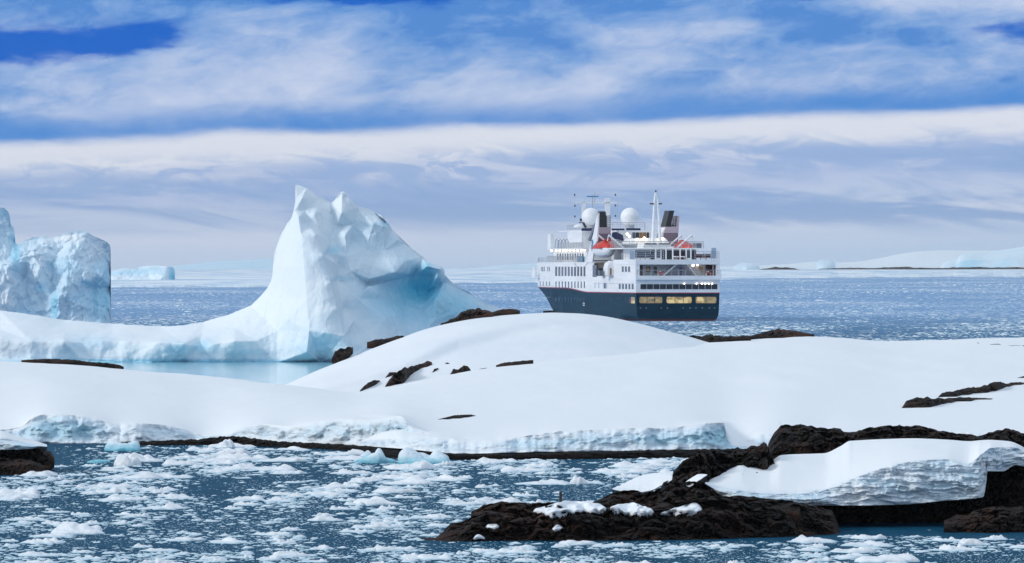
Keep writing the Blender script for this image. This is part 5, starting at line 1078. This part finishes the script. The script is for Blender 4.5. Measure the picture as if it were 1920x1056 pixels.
yr0 = side(1064, 455, -7.4)[0]; yr1 = side(1045, 455, -7.4)[0]; railing([(-7.4, Y1a, 13.22), (-7.4, yr1, 13.22)], 1.05, bars=5, r=.045)
Y3a = side(1096, 450, -6.2)[0]; Y3b = side(1064, 450, -6.2)[0]; boxes('bridge_house', [(-6.2, 6.2, Y3a, Y3b, 13.2, 16.45)], 'white')
for p in (1075, 1086.5): sb('window', p, p+2.6, 439.5, 459, -6.24, .05, 'gglass')
for k in range(4):                                         # arched wind shelters
    y, z = side(1047+k*6.2, 455, -6.6); L = [((-6.9, y+1.5*math.cos(a), 13.25+1.75*math.sin(a)**.6), (-6.9, y+1.5*math.cos(a+.393), 13.25+1.75*max(math.sin(a+.393), 0)**.6), .05) for a in np.arange(0, math.pi-.2, .3927)]; tubes('shelter_hoop', L, .05, 'gglass')
boxes('shelter_roof', [(-6.8, 6.8, Y3b, Y3b+6, 14.9, 15.05)], 'white')
yw0, zw0 = side(1035, 470, -6.5); boxes('wing_house', [(-6.9, -6.3, yw0-.5, yw0+2.0, 13.1, 16.0)], 'white')
xx, zz = trans(1064, 430, 60); railing([(xx, 50.5, 16.62), (-5.2, 50.5, 16.62)], 1.05, bars=3, r=.04); railing([(xx, 50.5, 16.62), (xx, 60, 16.62)], 1.05, bars=3, r=.04)
boxes('top_deck', [(xx, 6.2, 50, 60.5, 16.45, 16.64)], 'white')
bm = bmesh.new(); bmesh.ops.create_uvsphere(bm, u_segments=14, v_segments=8, radius=.8, matrix=Matrix.Translation((trans(1085, 418, 50)[0], 50, 17.3)) @ Matrix.Diagonal((1.2, 1, .6, 1))); fin('antenna_dome', bm, 'white', smooth=True)
L = []; x, z = trans(1085.5, 417.5, 45); x2, z2_ = trans(1093.5, 417.5, 45); x3, z3_ = trans(1098.5, 427, 45); tubes('crane_jib', [((x, 45, z), (x2, 45, z2_), .08), ((x2, 45, z2_), (x3, 45, z3_), .22)], .1, 'dark')
# bow
Ybow0 = side(1026, 490)[0]
railing([(-7.0, 73, 10.62), (-6.25, 80, 10.62), (-4.8, 90, 10.62), (-3.1, 97, 10.62)], .9, bars=2, r=.02)
yy, zz = side(1005, 512, -6.0); boxes('wing_platform', [(-6.4, -4.6, 86, 89, 7.7, 7.9), (-6.4, -6.25, 86, 89, 7.9, 8.7), (-6.3, -5.9, 87, 88, 8.7, 9.7)], 'white')
tubes('hanging_rope', [((-7.9, side(1078, 493)[0], 10.5), (-7.95, side(1083, 500)[0], 9.7), .03), ((-7.9, side(1111, 480)[0], 11.8), (-7.95, side(1098, 500)[0], 9.8), .03)], .03, 'dark')
# wall panel seams of the aft house so that it reads as plated steel, then the lifebuoys
def buoy(p, q_, lb):
    x, z = trans(p, q_, 3.4); bm = bmesh.new()
    R1_, r_ = .42, .12; V = []
    for i in range(20):
        a = 2*math.pi*i/20; V.append([bm.verts.new(((R1_+r_*math.cos(t))*math.cos(a), r_*math.sin(t), (R1_+r_*math.cos(t))*math.sin(a))) for t in np.linspace(0, 2*math.pi, 9)[:-1]])
    for i in range(20):
        for k in range(8): bm.faces.new((V[i][k], V[(i+1) % 20][k], V[(i+1) % 20][(k+1) % 8], V[i][(k+1) % 8]))
    me = bpy.data.meshes.new('lifebuoy'); bmesh.ops.recalc_face_normals(bm, faces=bm.faces[:]); bm.to_mesh(me); bm.free(); me.materials.append(S['orange']); me.materials.append(S['white'])
    for i, pl in enumerate(me.polygons): pl.material_index = 1 if (i//8) % 5 in (0,) else 0; pl.use_smooth = True
    o_ = bpy.data.objects.new('lifebuoy', me); C.objects.link(o_); Y = .05
    o_.location = (X0+x*cT-Y*sT, D0+x*sT+Y*cT, z); o_.rotation_euler = (0, 0, TH); tag(o_, lb, 'lifebuoy', 'lifebuoys on the aft deck')
buoy(1230, 514, 'orange lifebuoy on the aft deck left of the stairs'); buoy(1319.5, 514, 'orange lifebuoy on the aft deck right of the stairs by the maroon door')
# ------------------------------------------------------------------ haze
bm = bmesh.new(); bmesh.ops.create_cube(bm, size=1); me = bpy.data.meshes.new('haze'); bm.to_mesh(me); bm.free()
hz = bpy.data.objects.new('haze', me); C.objects.link(hz); hz.location = (0, 5900, 59.5); hz.scale = (12400, 12600, 121)
hm = bpy.data.materials.new('haze'); hm.use_nodes = True; q = NT(hm.node_tree)
pv = q.new('ShaderNodeVolumePrincipled'); pv.inputs['Color'].default_value = (.92, .97, 1.0, 1); pv.inputs['Density'].default_value = .00003; pv.inputs['Anisotropy'].default_value = .2
oo = q.new('ShaderNodeOutputMaterial'); q.l.new(pv.outputs[0], oo.inputs['Volume']); me.materials.append(hm); hz['kind'] = 'stuff'
